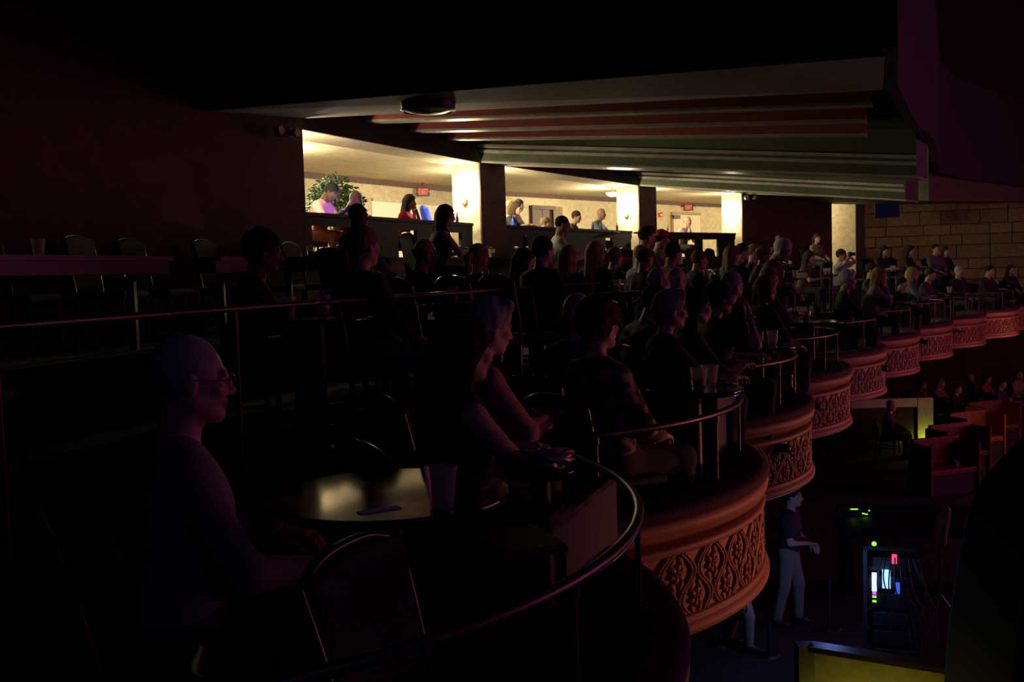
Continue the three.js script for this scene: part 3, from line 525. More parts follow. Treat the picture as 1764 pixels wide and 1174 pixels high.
  if (o.glasses) {
    const gl = []; for (const s of [-1, 1]) { const t = new THREE.TorusGeometry(0.021, 0.0018, 6, 20); t.scale(1.1, 0.8, 1); t.translate(s * 0.032, 0, 0.112); gl.push(t); gl.push(tube([V(s * 0.056, 0.004, 0.11), V(s * 0.075, 0.006, 0.06), V(s * 0.083, 0.006, -0.01), V(s * 0.08, -0.014, -0.028)], 0.0018, 10, 5)); }
    gl.push(tube([V(-0.01, 0.004, 0.113), V(0, 0.007, 0.118), V(0.01, 0.004, 0.113)], 0.0018, 6, 5)); put(mesh('glasses', mergeGeometries(gl), M.steel, g));
  }
  if (o.bracelet) { const [, , wr, y] = hands[1]; const b = mesh('bracelet', new THREE.TorusGeometry(0.036, 0.006, 6, 18), M.steel, g); b.position.copy(wr).addScaledVector(y, -0.03); b.lookAt(0, 0, 0); b.quaternion.setFromUnitVectors(V(0, 0, 1), y); }
  if (!P.stand && o.seat !== false) seats.push([g.position.x, fl, g.position.z, yaw, hip, o]);
  o.g = g; o.wr = hands.map(([, , wr]) => wr.clone().applyAxisAngle(V(0, 1, 0), yaw).add(g.position)); return g;
}
const [T0, T1, T2] = TIER, PEOPLE = [
  // lowest tier, behind the scalloped front
  { px: 330, py: 619, d: 2.75, fl: T0, pose: 'sit', hair: 'buzz', hc: 'grey', glasses: 1, top: [0.2, 0.15, 0.15], wide: 1.15, turn: 2, look: -6, hands: [[0.2, 0.16, 0.34], [-0.14, 0.12, 0.36]], label: 'shaven-headed man in glasses seated beside the round table' },
  { px: 806, py: 549, d: 3.75, fl: T0, f: 1, pose: 'table', hair: 'wavy', hc: 'black', top: [0.012, 0.012, 0.015], sleeve: 'none', lean: -4, turn: 8, look: 0, label: 'woman with wavy dark hair in a sleeveless black top' },
  { px: 852, py: 516, d: 4.6, fl: T0, pose: 'table', hair: 'elder', hc: 'grey', top: [0.3, 0.14, 0.14], turn: 2, lean: 2, nod: 4, label: 'older man with swept grey hair behind the dark-haired woman' },
  { px: 1031, py: 531, d: 4.9, s: 1.0, fl: T0, f: 1, pose: 'relaxed', hair: 'curly', hc: 'brown', top: [0.3, 0.19, 0.19], print: [0.12, 0.1, 0.12], sleeve: 'long', turn: 14, look: 4, label: 'woman with short curly brown hair and printed sleeves' },
  { px: 998, py: 502, d: 5.8, fl: T0, pose: 'sit', hair: 'bald', top: [0.04, 0.1, 0.16], turn: 20, label: 'bald man in a blue collared shirt' },
  { px: 1157, py: 501, d: 6.2, fl: T0, f: 1, pose: 'table', hair: 'elder', hc: 'grey', top: [0.016, 0.016, 0.024], turn: -10, lean: -8, topName: 'jacket', label: 'woman with short grey hair in a dark jacket' },
  { px: 1203, py: 497, d: 6.8, fl: T0, f: 1, pose: 'table', hair: 'long', hc: 'black', top: [0.05, 0.04, 0.05], turn: -8, label: 'woman with long straight black hair beside the grey-haired woman' },
  { px: 1136, py: 492, d: 7.3, fl: T0, pose: 'table', hair: 'short', hc: 'brown', top: [0.06, 0.07, 0.08], lean: 14, label: 'man in a slate shirt leaning forward behind the grey-haired woman' },
  { px: 1241, py: 486, d: 7.4, fl: T0, f: 1, pose: 'raise', hair: 'curly', hc: 'brown', top: [0.02, 0.018, 0.02], sleeve: 'short', bracelet: 1, turn: -6, label: 'curly-haired woman raising a hand with a bracelet' },
  { px: 1262, py: 467, d: 9.0, fl: T0, pose: 'sit', hair: 'short', hc: 'grey', top: [0.03, 0.03, 0.05], turn: 14, label: 'man with cropped grey hair behind the curly-haired woman' },
  { px: 1320, py: 476, d: 9.4, fl: T0, f: 1, pose: 'sit', hair: 'bob', hc: 'red', top: [0.015, 0.015, 0.018], turn: 8, label: 'woman with a copper bob in black' },
  { px: 1328, py: 460, d: 11.2, fl: T0, f: 1, pose: 'table', hair: 'bob', hc: 'fair', top: [0.1, 0.04, 0.06], turn: 10, label: 'fair-haired woman in plum beside the standing waiter' },
  { px: 1135, py: 459, d: 9.2, fl: T0, pose: 'table', hair: 'fringe', hc: 'grey', glasses: 1, top: [0.04, 0.04, 0.05], lean: -8, label: 'balding man in glasses at the end of the long handrail' },
  { px: 1166, py: 459, d: 10.0, fl: T0, pose: 'sit', hair: 'fringe', hc: 'white', top: [0.012, 0.012, 0.014], turn: 12, label: 'bald man with a white fringe of hair below the boy' },
  { px: 1462, py: 465, d: 13.1, fl: T0, pose: 'table', hair: 'elder', hc: 'white', top: [0.02, 0.02, 0.028], topName: 'jacket', turn: -14, lean: -6, label: 'older white-haired man in a dark jacket with a beer before him' },
  { px: 1518, py: 461, d: 15.2, fl: T0, f: 1, pose: 'chin', hair: 'wavy', hc: 'fair', top: [0.2, 0.16, 0.18], turn: -12, label: 'woman with wavy fair hair in a pale top, chin on hand' },
  { px: 1574, py: 460, d: 18.1, fl: T0, f: 1, pose: 'table', hair: 'long', hc: 'blond', top: [0.12, 0.2, 0.22], turn: 10, label: 'woman with long straight blonde hair in a pale blue top' },
  { px: 1503, py: 452, d: 17.2, fl: T0, pose: 'sit', hair: 'short', hc: 'brown', top: [0.06, 0.05, 0.06], turn: -20, label: 'man in grey behind the wavy-haired woman' },
  { px: 1556, py: 488, d: 17.0, fl: T0, pose: 'chin', hair: 'short', hc: 'black', top: [0.02, 0.02, 0.02], s: 0.86, turn: -30, label: 'child with short black hair, chin on hand' },
  { px: 1653, py: 466, d: 22.2, fl: T0, pose: 'sit', hair: 'short', hc: 'grey', top: [0.015, 0.015, 0.03], turn: -25, label: 'grey-haired man in dark blue in the boxes towards the stone wall' },
  { px: 1604, py: 470, d: 20.2, fl: T0, pose: 'table', hair: 'short', hc: 'brown', top: [0.05, 0.025, 0.04], turn: -10, label: 'man in a maroon shirt beside the long-haired blonde' },
  { px: 1706, py: 468, d: 23.4, fl: T0, pose: 'table', hair: 'short', hc: 'black', top: [0.03, 0.02, 0.05], turn: -15, label: 'man in a violet shirt in the boxes towards the stone wall' },
  { px: 1742, py: 456, d: 25.4, fl: T0, f: 1, pose: 'sit', hair: 'long', hc: 'brown', top: [0.02, 0.02, 0.03], turn: -15, label: 'long-haired woman in black in the box next to the stone wall' },
  // middle tier
  { px: 457, py: 398, d: 6.1, fl: T1, pose: 'table', hair: 'curly', hc: 'brown', top: [0.12, 0.07, 0.08], stripe: [0.35, 0.3, 0.35], skin: 'm', turn: 6, look: -6, label: 'curly-haired man in a striped shirt against the back wall' },
  { px: 627, py: 389, d: 6.2, fl: T1, pose: 'sit', hair: 'short', hc: 'fair', top: [0.015, 0.015, 0.02], turn: 28, wide: 1.05, label: 'broad man in a dark shirt rim-lit by the first opening' },
  { px: 735, py: 411, d: 8.6, fl: T1, pose: 'table', hair: 'fringe', hc: 'black', glasses: 1, top: [0.02, 0.018, 0.03], turn: 10, label: 'balding man in glasses below the woman with a ponytail' },
  { px: 825, py: 420, d: 8.7, fl: T1, f: 1, pose: 'sit', hair: 'pony', hc: 'blond', top: [0.03, 0.03, 0.035], turn: 40, label: 'woman with a blonde ponytail seen from behind' },
  { px: 905, py: 428, d: 9.8, fl: T1, f: 1, pose: 'table', hair: 'long', hc: 'black', top: [0.015, 0.015, 0.018], turn: 25, label: 'woman with long black hair beside the tall dark-haired man' },
  { px: 936, py: 407, d: 8.85, fl: T1, pose: 'sit', hair: 'short', hc: 'black', top: [0.012, 0.012, 0.016], turn: 30, wide: 1.1, label: 'tall man with short black hair in a dark shirt' },
  { px: 981, py: 423, d: 10.1, fl: T1, f: 1, pose: 'sit', hair: 'long', hc: 'blond', top: [0.02, 0.012, 0.012], turn: 45, label: 'woman with straight blonde hair beside the long wavy blonde' },
  { px: 1026, py: 416, d: 10.75, fl: T1, f: 1, pose: 'sit', hair: 'wavy', hc: 'blond', top: [0.012, 0.012, 0.015], turn: 50, label: 'woman with long wavy blonde hair seen from behind' },
  { px: 1061, py: 426, d: 11.7, fl: T1, f: 1, pose: 'table', hair: 'bun', hc: 'fair', top: [0.02, 0.02, 0.03], turn: 30, label: 'woman with a fair bun beside the long wavy blonde' },
  { px: 1105, py: 420, d: 12.2, fl: T1, pose: 'sit', hair: 'bald', skin: 'm', top: [0.12, 0.17, 0.24], turn: 20, label: 'bald man in a pale blue shirt below the olive cap' },
  { px: 1112, py: 440, d: 10.6, fl: T1, pose: 'sit', hair: 'buzz', hc: 'brown', skin: 'm', top: [0.02, 0.02, 0.03], s: 0.92, turn: 30, label: 'boy with cropped brown hair before the bald man' },
  { px: 1161, py: 417, d: 11.3, fl: T1, pose: 'table', hair: 'short', hc: 'black', top: [0.2, 0.2, 0.16], turn: 25, label: 'man in a pale olive shirt leaning on his table' },
  { px: 1207, py: 431, d: 12.2, fl: T1, pose: 'chin', hair: 'short', hc: 'red', top: [0.012, 0.012, 0.016], s: 0.92, sleeve: 'short', turn: 6, label: 'boy with copper hair resting his chin on his hand' },
  { px: 1262, py: 423, d: 14.2, fl: T1, f: 1, pose: 'sit', hair: 'wavy', hc: 'fair', top: [0.03, 0.03, 0.03], turn: 30, label: 'woman with wavy fair hair below the third opening' },
  { px: 1281, py: 419, d: 15.2, fl: T1, pose: 'table', hair: 'short', hc: 'brown', top: [0.02, 0.02, 0.025], turn: 10, label: 'man in black beside the wavy fair-haired woman' },
  { px: 1300, py: 420, d: 15.6, fl: T1, pose: 'sit', hair: 'short', hc: 'fair', top: [0.03, 0.02, 0.02], turn: -8, label: 'fair-haired man two seats from the standing waiter' },
  { px: 1318, py: 425, d: 14.2, fl: T1, f: 1, pose: 'table', hair: 'curly', hc: 'red', top: [0.03, 0.018, 0.02], turn: -10, label: 'woman with copper curls next to the standing waiter' },
  { px: 1396, py: 432, d: 19.2, fl: T1, f: 1, pose: 'table', hair: 'long', hc: 'brown', top: [0.1, 0.06, 0.06], sleeve: 'short', turn: -12, label: 'long-haired woman between the waiter and the photographer' },
  { px: 1450, py: 432, d: 20.6, fl: T1, pose: 'photo', hair: 'short', hc: 'brown', top: [0.24, 0.26, 0.28], sleeve: 'short', turn: -6, label: 'man in a pale shirt holding up a camera' },
  { px: 1524, py: 423, d: 23.0, fl: T1, f: 1, pose: 'table', hair: 'long', hc: 'black', top: [0.012, 0.012, 0.014], sleeve: 'short', turn: -25, label: 'woman with long black hair before the stone wall' },
  { px: 1569, py: 423, d: 24.4, fl: T1, f: 1, pose: 'table', hair: 'wavy', hc: 'black', top: [0.02, 0.015, 0.02], turn: 0, label: 'woman with wavy black hair before the stone wall' },
  { px: 1612, py: 420, d: 25.4, fl: T1, pose: 'relaxed', hair: 'short', hc: 'black', top: [0.09, 0.08, 0.1], turn: -30, label: 'man in a grey shirt before the stone wall' },
  { px: 1629, py: 425, d: 26.0, fl: T1, f: 1, pose: 'sit', hair: 'bob', hc: 'brown', top: [0.02, 0.02, 0.03], turn: -20, label: 'woman with a brown bob beside the man in grey' },
  { px: 1357, py: 412, d: 11.6, fl: T0, pose: 'serve', hair: 'short', hc: 'white', top: [0.03, 0.03, 0.035], vest: [0.012, 0.012, 0.015], turn: -30, nod: 18, label: 'standing white-haired waiter in a dark waistcoat looking down' },
  { px: 1342, py: 405, d: 26.2, fl: T2, pose: 'sit', hair: 'short', hc: 'brown', top: [0.015, 0.012, 0.014], turn: -25, label: 'dark-clad man against the dark wall beyond the waiter' },
  { px: 1408, py: 402, d: 26.0, fl: T2, f: 1, pose: 'sit', hair: 'pony', hc: 'brown', top: [0.2, 0.18, 0.1], turn: -20, label: 'woman in a pale yellow top against the dark wall' },
  // highest tier
  { px: 618, py: 359, d: 10.0, fl: T2, pose: 'sit', hair: 'buzz', hc: 'black', skin: 'd', top: [0.25, 0.25, 0.22], turn: 40, label: 'man with cropped black hair in a pale shirt before the first counter' },
  { px: 770, py: 353, d: 11.4, fl: T2, f: 1, pose: 'table', hair: 'long', hc: 'brown', top: [0.02, 0.018, 0.016], sleeve: 'none', turn: 20, skin: 'p', label: 'woman with a long brown ponytail and bare arms before the first counter' },
  { px: 1114, py: 390, d: 13.2, fl: T1, pose: 'sit', hair: 'short', hc: 'brown', cap: [0.07, 0.065, 0.035], capBack: 1, top: [0.12, 0.1, 0.05], turn: 20, label: 'man in a backwards olive cap and olive shirt' },
  { px: 1142, py: 396, d: 14.2, fl: T1, pose: 'chin', hair: 'short', hc: 'black', cap: [0.5, 0.012, 0.012], top: [0.3, 0.28, 0.26], turn: 0, label: 'man in a bright red cap' },
  { px: 971, py: 371, d: 13.8, fl: T2, pose: 'table', hair: 'buzz', hc: 'black', skin: 'm', top: [0.6, 0.57, 0.48], turn: 8, sleeve: 'long', label: 'man in a white shirt seated before the second counter' },
  // lobby
  { px: 579, py: 317, d: 14.1, fl: LOBBY, pose: 'phone', hair: 'short', hc: 'black', skin: 'd', top: [0.75, 0.36, 0.3], sleeve: 'short', nod: 26, turn: -14, legs: [0.6, 0.2, 0.14], wide: 1.1, label: 'man in a pink polo shirt bent over a glowing phone' },
  { px: 618, py: 329, d: 14.7, fl: LOBBY, pose: 'bow', hair: 'bald', skin: 'm', top: [0.14, 0.06, 0.05], stripe: [0.3, 0.25, 0.25], nod: 14, turn: -10, wide: 1.1, label: 'man in a maroon checked shirt with a hand at his brow' },
  { px: 708, py: 335, d: 16.2, fl: LOBBY, f: 1, pose: 'face', hair: 'long', hc: 'brown', skin: 'm', top: [0.6, 0.02, 0.06], sleeve: 'short', turn: -4, label: 'long-haired woman in a bright red top, hands at her face' },
  { px: 891, py: 348, d: 19.2, fl: LOBBY, f: 1, pose: 'counter', hair: 'bob', hc: 'brown', top: [0.02, 0.02, 0.025], turn: 0, label: 'woman with a brown bob in black at the second counter' },
  { px: 896, py: 343, d: 20.4, fl: LOBBY, pose: 'counter', hair: 'short', hc: 'black', top: [0.25, 0.2, 0.16], turn: 0, label: 'man in beige behind the woman with a brown bob' },
  { px: 880, py: 346, d: 20.0, fl: LOBBY, f: 1, pose: 'sit', hair: 'long', hc: 'blond', top: [0.3, 0.3, 0.3], turn: 0, label: 'pale blonde woman half hidden by the first pier' },
  { px: 942, py: 374, d: 20.2, fl: LOBBY, pose: 'counter', hair: 'short', hc: 'fair', top: [0.03, 0.035, 0.05], label: 'man in a navy jacket by the lobby door' },
  { px: 995, py: 363, d: 21.3, fl: LOBBY, pose: 'counter', hair: 'short', hc: 'brown', top: [0.3, 0.29, 0.24], label: 'man in a grey open shirt leaning on the second counter' },
  { px: 1037, py: 358, d: 22.2, fl: LOBBY, pose: 'table', hair: 'bald', top: [0.2, 0.23, 0.24], sleeve: 'short', wide: 1.15, label: 'heavy bald man in a grey polo shirt behind blue bottles' },
  { px: 1186, py: 373, d: 25.2, fl: LOBBY, pose: 'chin', hair: 'fringe', hc: 'grey', top: [0.4, 0.38, 0.36], lean: 6, turn: -8, label: 'balding man alone at the third counter, hand at his mouth' },
  // stalls
  { px: 1367, py: 836, d: 11.9, fl: 0, pose: 'hold', hair: 'short', hc: 'brown', top: [0.016, 0.016, 0.024], sleeve: 'short', legs: [0.2, 0.2, 0.17], stride: 0.11, face: 62, label: 'man in a black T-shirt and pale trousers standing in the stalls' },
  { px: 1280, py: 888, d: 11.2, fl: 0, pose: 'stand', hair: 'short', hc: 'brown', top: [0.015, 0.015, 0.02], legs: [0.24, 0.21, 0.15], stride: -0.12, face: 75, label: 'man in khaki trousers half hidden under the balcony front' },
];
for (const p of PEOPLE) person(p);
{ // listeners at the stalls tables under the balcony
  const L = [[1536, 690, 22.5, 'grey', [0.05, 0.03, 0.04], 'man at the stalls table by the framed partition'], [1590, 655, 25.5, 'brown', [0.16, 0.06, 0.06], 'woman in dusky pink at the stalls tables', 1], [1622, 652, 25.0, 'fair', [0.2, 0.12, 0.08], 'fair-haired woman in tan at the stalls tables', 1], [1650, 660, 24.4, 'black', [0.03, 0.02, 0.04], 'man in black at the stalls tables'], [1702, 644, 26.0, 'black', [0.35, 0.03, 0.04], 'person in a red top at the stalls tables', 1], [1727, 652, 25.0, 'brown', [0.06, 0.04, 0.07], 'man in violet at the stalls tables'], [1757, 640, 26.5, 'blond', [0.3, 0.22, 0.16], 'blonde woman in cream at the stalls tables', 1], [1672, 648, 27.2, 'grey', [0.08, 0.05, 0.06], 'grey-haired man at the stalls tables']];
  for (const [px, py, d, hc, top, label, f] of L) person({ px, py, d, fl: 0, f, pose: f ? 'table' : 'sit', hair: f ? 'long' : 'short', hc, top, label, turn: rr(-20, 10) });
}
console.log('people built');
// ---------------------------------------------------------------- chairs
function makeChair() {
  const g = new THREE.Group();
  mesh('seat', rbox(0.46, 0.07, 0.44, 0.03, 0, 0.43, 0), M.seatCloth, g);
  const sh = new THREE.Shape(); sh.moveTo(-0.2, 0); sh.lineTo(0.2, 0); sh.lineTo(0.215, 0.4); sh.quadraticCurveTo(0.0, 0.455, -0.215, 0.4); sh.lineTo(-0.2, 0);
  const b = new THREE.ExtrudeGeometry(sh, { depth: 0.035, bevelEnabled: true, bevelSize: 0.008, bevelThickness: 0.008, bevelSegments: 1, curveSegments: 10 }); b.rotateX(-0.14); b.translate(0, 0.51, -0.26); const bk = mesh('backrest', b, M.seatCloth, g);
  const r = tube([V(-0.235, 0.9, -0.305), V(-0.12, 0.945, -0.325), V(0, 0.955, -0.33), V(0.12, 0.945, -0.325), V(0.235, 0.9, -0.305)], 0.016, 16, 6); mesh('top_rail', r, M.blackGloss, bk);
  for (const s of [-1, 1]) { mesh('leg', tube([V(s * 0.2, 0, -0.25), V(s * 0.21, 0.42, -0.215), V(s * 0.222, 0.65, -0.25), V(s * 0.235, 0.9, -0.305)], 0.016, 14, 6), M.blackGloss, g); mesh('leg', cyl(0.015, 0.02, 0.4, s * 0.2, 0.2, 0.19, 8), M.blackGloss, g); mesh('side_stretcher', box(0.02, 0.025, 0.42, s * 0.2, 0.2, -0.03), M.blackGloss, g); }
  return g;
}
function makeStool() {
  const g = new THREE.Group(); mesh('seat', cyl(0.19, 0.19, 0.07, 0, 0.76, 0, 24), mat([0.1, 0.02, 0.02], 0.5), g);
  for (let i = 0; i < 4; i++) { const a = Math.PI / 4 + i * Math.PI / 2; mesh('leg', tube([V(Math.cos(a) * 0.14, 0.74, Math.sin(a) * 0.14), V(Math.cos(a) * 0.21, 0, Math.sin(a) * 0.21)], 0.016, 3, 6), M.blackGloss, g); }
  const t = new THREE.TorusGeometry(0.18, 0.01, 6, 24); t.rotateX(Math.PI / 2); t.translate(0, 0.28, 0); mesh('foot_ring', t, M.steel, g); return g;
}
const chairP = makeChair(), stoolP = makeStool();
function placeChair(x, y, z, yaw, label, group, s = 1) { const c = chairP.clone(); c.name = numbered('chair'); scene.add(c); c.position.set(x, y, z); c.rotation.y = yaw; c.scale.y = s; return tag(c, label, 'chair', group); }
for (const [x, y, z, yaw, hip, o] of seats) {
  const who = o.label.replace(/^(standing )?/, '').split(' ').slice(0, 9).join(' ');
  if (hip > 0.66) { const c = stoolP.clone(); c.name = numbered('bar_stool'); scene.add(c); c.position.set(x, y, z); c.rotation.y = yaw; c.scale.y = Math.max(0.75, (hip - 0.1) / 0.795); tag(c, 'bar stool under the ' + who, 'stool', 'bar stools at the lobby counters'); }
  else placeChair(x, y, z, yaw, 'black padded chair under the ' + who, 'occupied balcony chairs', Math.max(0.85, Math.min(1.25, (hip - 0.085) / 0.465)));
}
// ---------------------------------------------------------------- tables, glasses and empty chairs on the balcony
const lerp2 = (a, b, t) => [a[0] + (b[0] - a[0]) * t, a[1] + (b[1] - a[1]) * t];
const onRow = (k, b) => { const i = Math.floor(k); return lerp2(off(i, b), off(i + 1, b), k - i); };   // k counts scallops along the balcony
const faceRow = k => { const t = TH[Math.floor(k)]; return Math.atan2(Math.cos(t), Math.sin(t)); };
function roundTable(x, fl, z, r, label, h = 0.76, topM = M.tableTop) {
  const g = thing('round_table', label, 'table', 'round drinks tables'); g.position.set(x, fl, z);
  mesh('tabletop', new THREE.LatheGeometry([[0, -0.03], [r - 0.01, -0.03], [r, -0.02], [r, -0.006], [r - 0.006, 0], [0, 0]].map(p => new THREE.Vector2(...p)), 48).translate(0, h, 0), topM, g);
  mesh('pedestal', cyl(0.04, 0.035, h - 0.06, 0, h / 2, 0, 16), M.black, g); mesh('base', cyl(0.24, 0.08, 0.04, 0, 0.025, 0, 28), M.black, g); return g;
}
const cupGeo = (() => { const p = [[0.0, 0.0], [0.03, 0], [0.033, 0.004], [0.046, 0.112], [0.049, 0.116], [0.049, 0.12], [0.0455, 0.12], [0.044, 0.112], [0.031, 0.007], [0, 0.006]]; return new THREE.LatheGeometry(p.map(q => new THREE.Vector2(...q)), 28); })();
const cupM = mat([0.9, 0.88, 0.84], 0.12, { transmission: 0.85, thickness: 0, ior: 1.4 });
function cup(x, y, z, label, liquid, s = 1) {
  const g = thing('plastic_cup', label, 'cup', 'cups and glasses on the balcony tables'); g.position.set(x, y, z); g.scale.setScalar(s); const t = mesh('tumbler', cupGeo, cupM, g);
  if (liquid) mesh('drink', cyl(0.031, 0.038, 0.055, 0, 0.036, 0, 20), mat(liquid, 0.2), t); return g;
}
const bottleGeo = new THREE.LatheGeometry([[0, 0], [0.03, 0], [0.032, 0.01], [0.032, 0.13], [0.026, 0.155], [0.013, 0.18], [0.012, 0.22], [0.015, 0.225], [0.015, 0.235], [0, 0.235]].map(p => new THREE.Vector2(...p)), 20);
const capB = cyl(0.016, 0.016, 0.014, 0, 0.236, 0, 14);
const bm = { blue: mat([0.02, 0.06, 0.5], 0.25), brown: mat([0.08, 0.025, 0.008], 0.2) };
function bottle(x, y, z, c, label) { const g = thing('bottle', label, 'bottle', 'bottles on counters and tables'); g.position.set(x, y, z); g.scale.setScalar(0.75); const b = mesh('glass_body', bottleGeo, bm[c], g); mesh('bottle_cap', capB, M.steel, b); return g; }
function card(p, w, h, yaw, label) { const g = thing('table_card', label, 'card', 'cards and papers on the tables'); g.position.copy(p); g.rotation.y = yaw; mesh('sheet', box(w, 0.003, h, 0, 0.002, 0), M.paper, g); return g; }
// lowest tier tables
{ const put = (px, d, h) => { const p = at(px, 600, d); return V(p.x, h, p.z); };
  const t0 = T0 + 0.76;
  const A = put(662, 2.94); roundTable(A.x, T0, A.z, 0.36, 'large glossy black round table beside the shaven-headed man');
  const c = put(752, 2.7); cup(c.x, t0, c.z, 'tall clear plastic cup at the edge of the large round table', null, 0.98);
  card(V(A.x + 0.0, t0, A.z + 0.24), 0.12, 0.03, 0.5, 'folded pale straw wrapper on the large round table');
  const B = put(1308, 8.0); roundTable(B.x, T0, B.z, 0.3, 'round black table holding two cups in the third box');
  cup(put(1306, 7.85).x, t0, -7.85, 'clear cup with a little drink, one of two together on the third box table', [0.2, 0.15, 0.06]); cup(put(1331, 7.95).x, t0, -7.95, 'empty clear cup beside the one with a little drink', null);
  const C = put(1195, 5.3); roundTable(C.x, T0, C.z, 0.26, 'round black table before the grey-haired woman');
  cup(put(1203, 5.15).x, t0, -5.15, 'clear cup before the grey-haired woman in the dark jacket', [0.06, 0.03, 0.03]); cup(put(1222, 5.3).x, t0, -5.3, 'second clear cup before the grey-haired woman', null);
  const D = put(1398, 11.2); roundTable(D.x, T0, D.z, 0.38, 'round black table below the standing waiter'); cup(put(1390, 11.1).x, t0, -11.1, 'half full cup below the standing waiter', [0.4, 0.34, 0.2]);
  const E2 = put(1452, 13.2); roundTable(E2.x, T0, E2.z, 0.38, 'round black table before the older white-haired man'); cup(put(1455, 13.05).x, t0, -13.05, 'glass of amber beer before the older white-haired man', [0.7, 0.32, 0.02]);
  const G = put(925, 3.55); roundTable(G.x, T0, G.z, 0.13, 'small low dark side table beside the slanted box partition', 0.7);
  { const b = thing('foil_bag', 'crumpled silvery bag on the small side table', 'bag'); const gg = new THREE.SphereGeometry(0.09, 20, 12); const pa = gg.attributes.position; for (let i = 0; i < pa.count; i++) { const n = 0.7 + 0.6 * noise(pa.getX(i) * 45 + 9, pa.getY(i) * 45 + 9, pa.getZ(i) * 45 + 9); pa.setXYZ(i, pa.getX(i) * n * 1.4, Math.max(-0.03, pa.getY(i) * n * 0.5), pa.getZ(i) * n); } gg.computeVertexNormals(); mesh('pouch', gg, mat([0.4, 0.38, 0.34], 0.35, { metalness: 0.5 }), b); b.position.set(G.x, T0 + 0.73, G.z + 0.02); b.scale.setScalar(0.85);
    mesh('tie', tube([V(0.09, 0.03, 0), V(0.13, 0.045, 0.01), V(0.16, 0.03, 0)], 0.006, 8, 5), M.steel, b); }
  for (const [px, d, i] of [[1540, 15.4, 'wavy fair-haired woman'], [1640, 19.4, 'man in maroon'], [1720, 24.0, 'violet-shirted man']]) { const p = put(px, d); roundTable(p.x, T0, p.z, 0.36, 'round black table beside the ' + i); cup(p.x - 0.1, t0, p.z + 0.1, 'clear cup on the table beside the ' + i, null); }
  // low partitions in the first two boxes
  for (const [a, b, h, l] of [[at(936, 914, 3.2), at(1053, 808, 4.05), 0.5, 'slanted dark partition panel with a pale cap beside the silvery bag'], [at(1229, 668, 5.75), at(1267, 639, 6.6), 0.5, 'narrow dark partition panel with a lit cap before the grey-haired woman']]) {
    const g = thing('box_partition', l, 'partition'), p = [a.x, -a.z], q = [b.x, -b.z], y = (a.y + b.y) / 2;
    mesh('board', seg(p, q, T0, y - 0.025, 0.02, 0.02), mat([0.05, 0.03, 0.035], 0.6, { map: T.wood }), g); mesh('cap', seg(p, q, y - 0.025, y, 0.03, 0.03), mat([0.26, 0.2, 0.15], 0.12, { map: T.wood }), g);
  }
  { const p = at(893, 925, 2.75), g = thing('side_table', 'pale wooden side table beside the slanted box partition', 'table'); g.position.set(p.x, T0, p.z); g.rotation.y = 0.35; const h = p.y - T0; mesh('tabletop', rbox(0.2, 0.025, 0.26, 0.01, 0, h - 0.012, 0), mat([0.3, 0.2, 0.09], 0.5, { map: T.wood }), g); for (const [x, z] of [[-1, -1], [-1, 1], [1, -1], [1, 1]]) mesh('leg', box(0.025, h - 0.03, 0.025, x * 0.08, (h - 0.03) / 2, z * 0.11), M.black, g); }
  { const p = at(800, 940, 2.3), g = thing('chair_back', 'empty dark chair with a rounded back before the pale side table', 'chair'); g.position.set(p.x, T0, p.z); g.rotation.y = 1.2;
    const c = chairP.clone(); while (c.children.length) g.add(c.children[0]); g.name = numbered('chair'); g.scale.y = 0.78; }
}
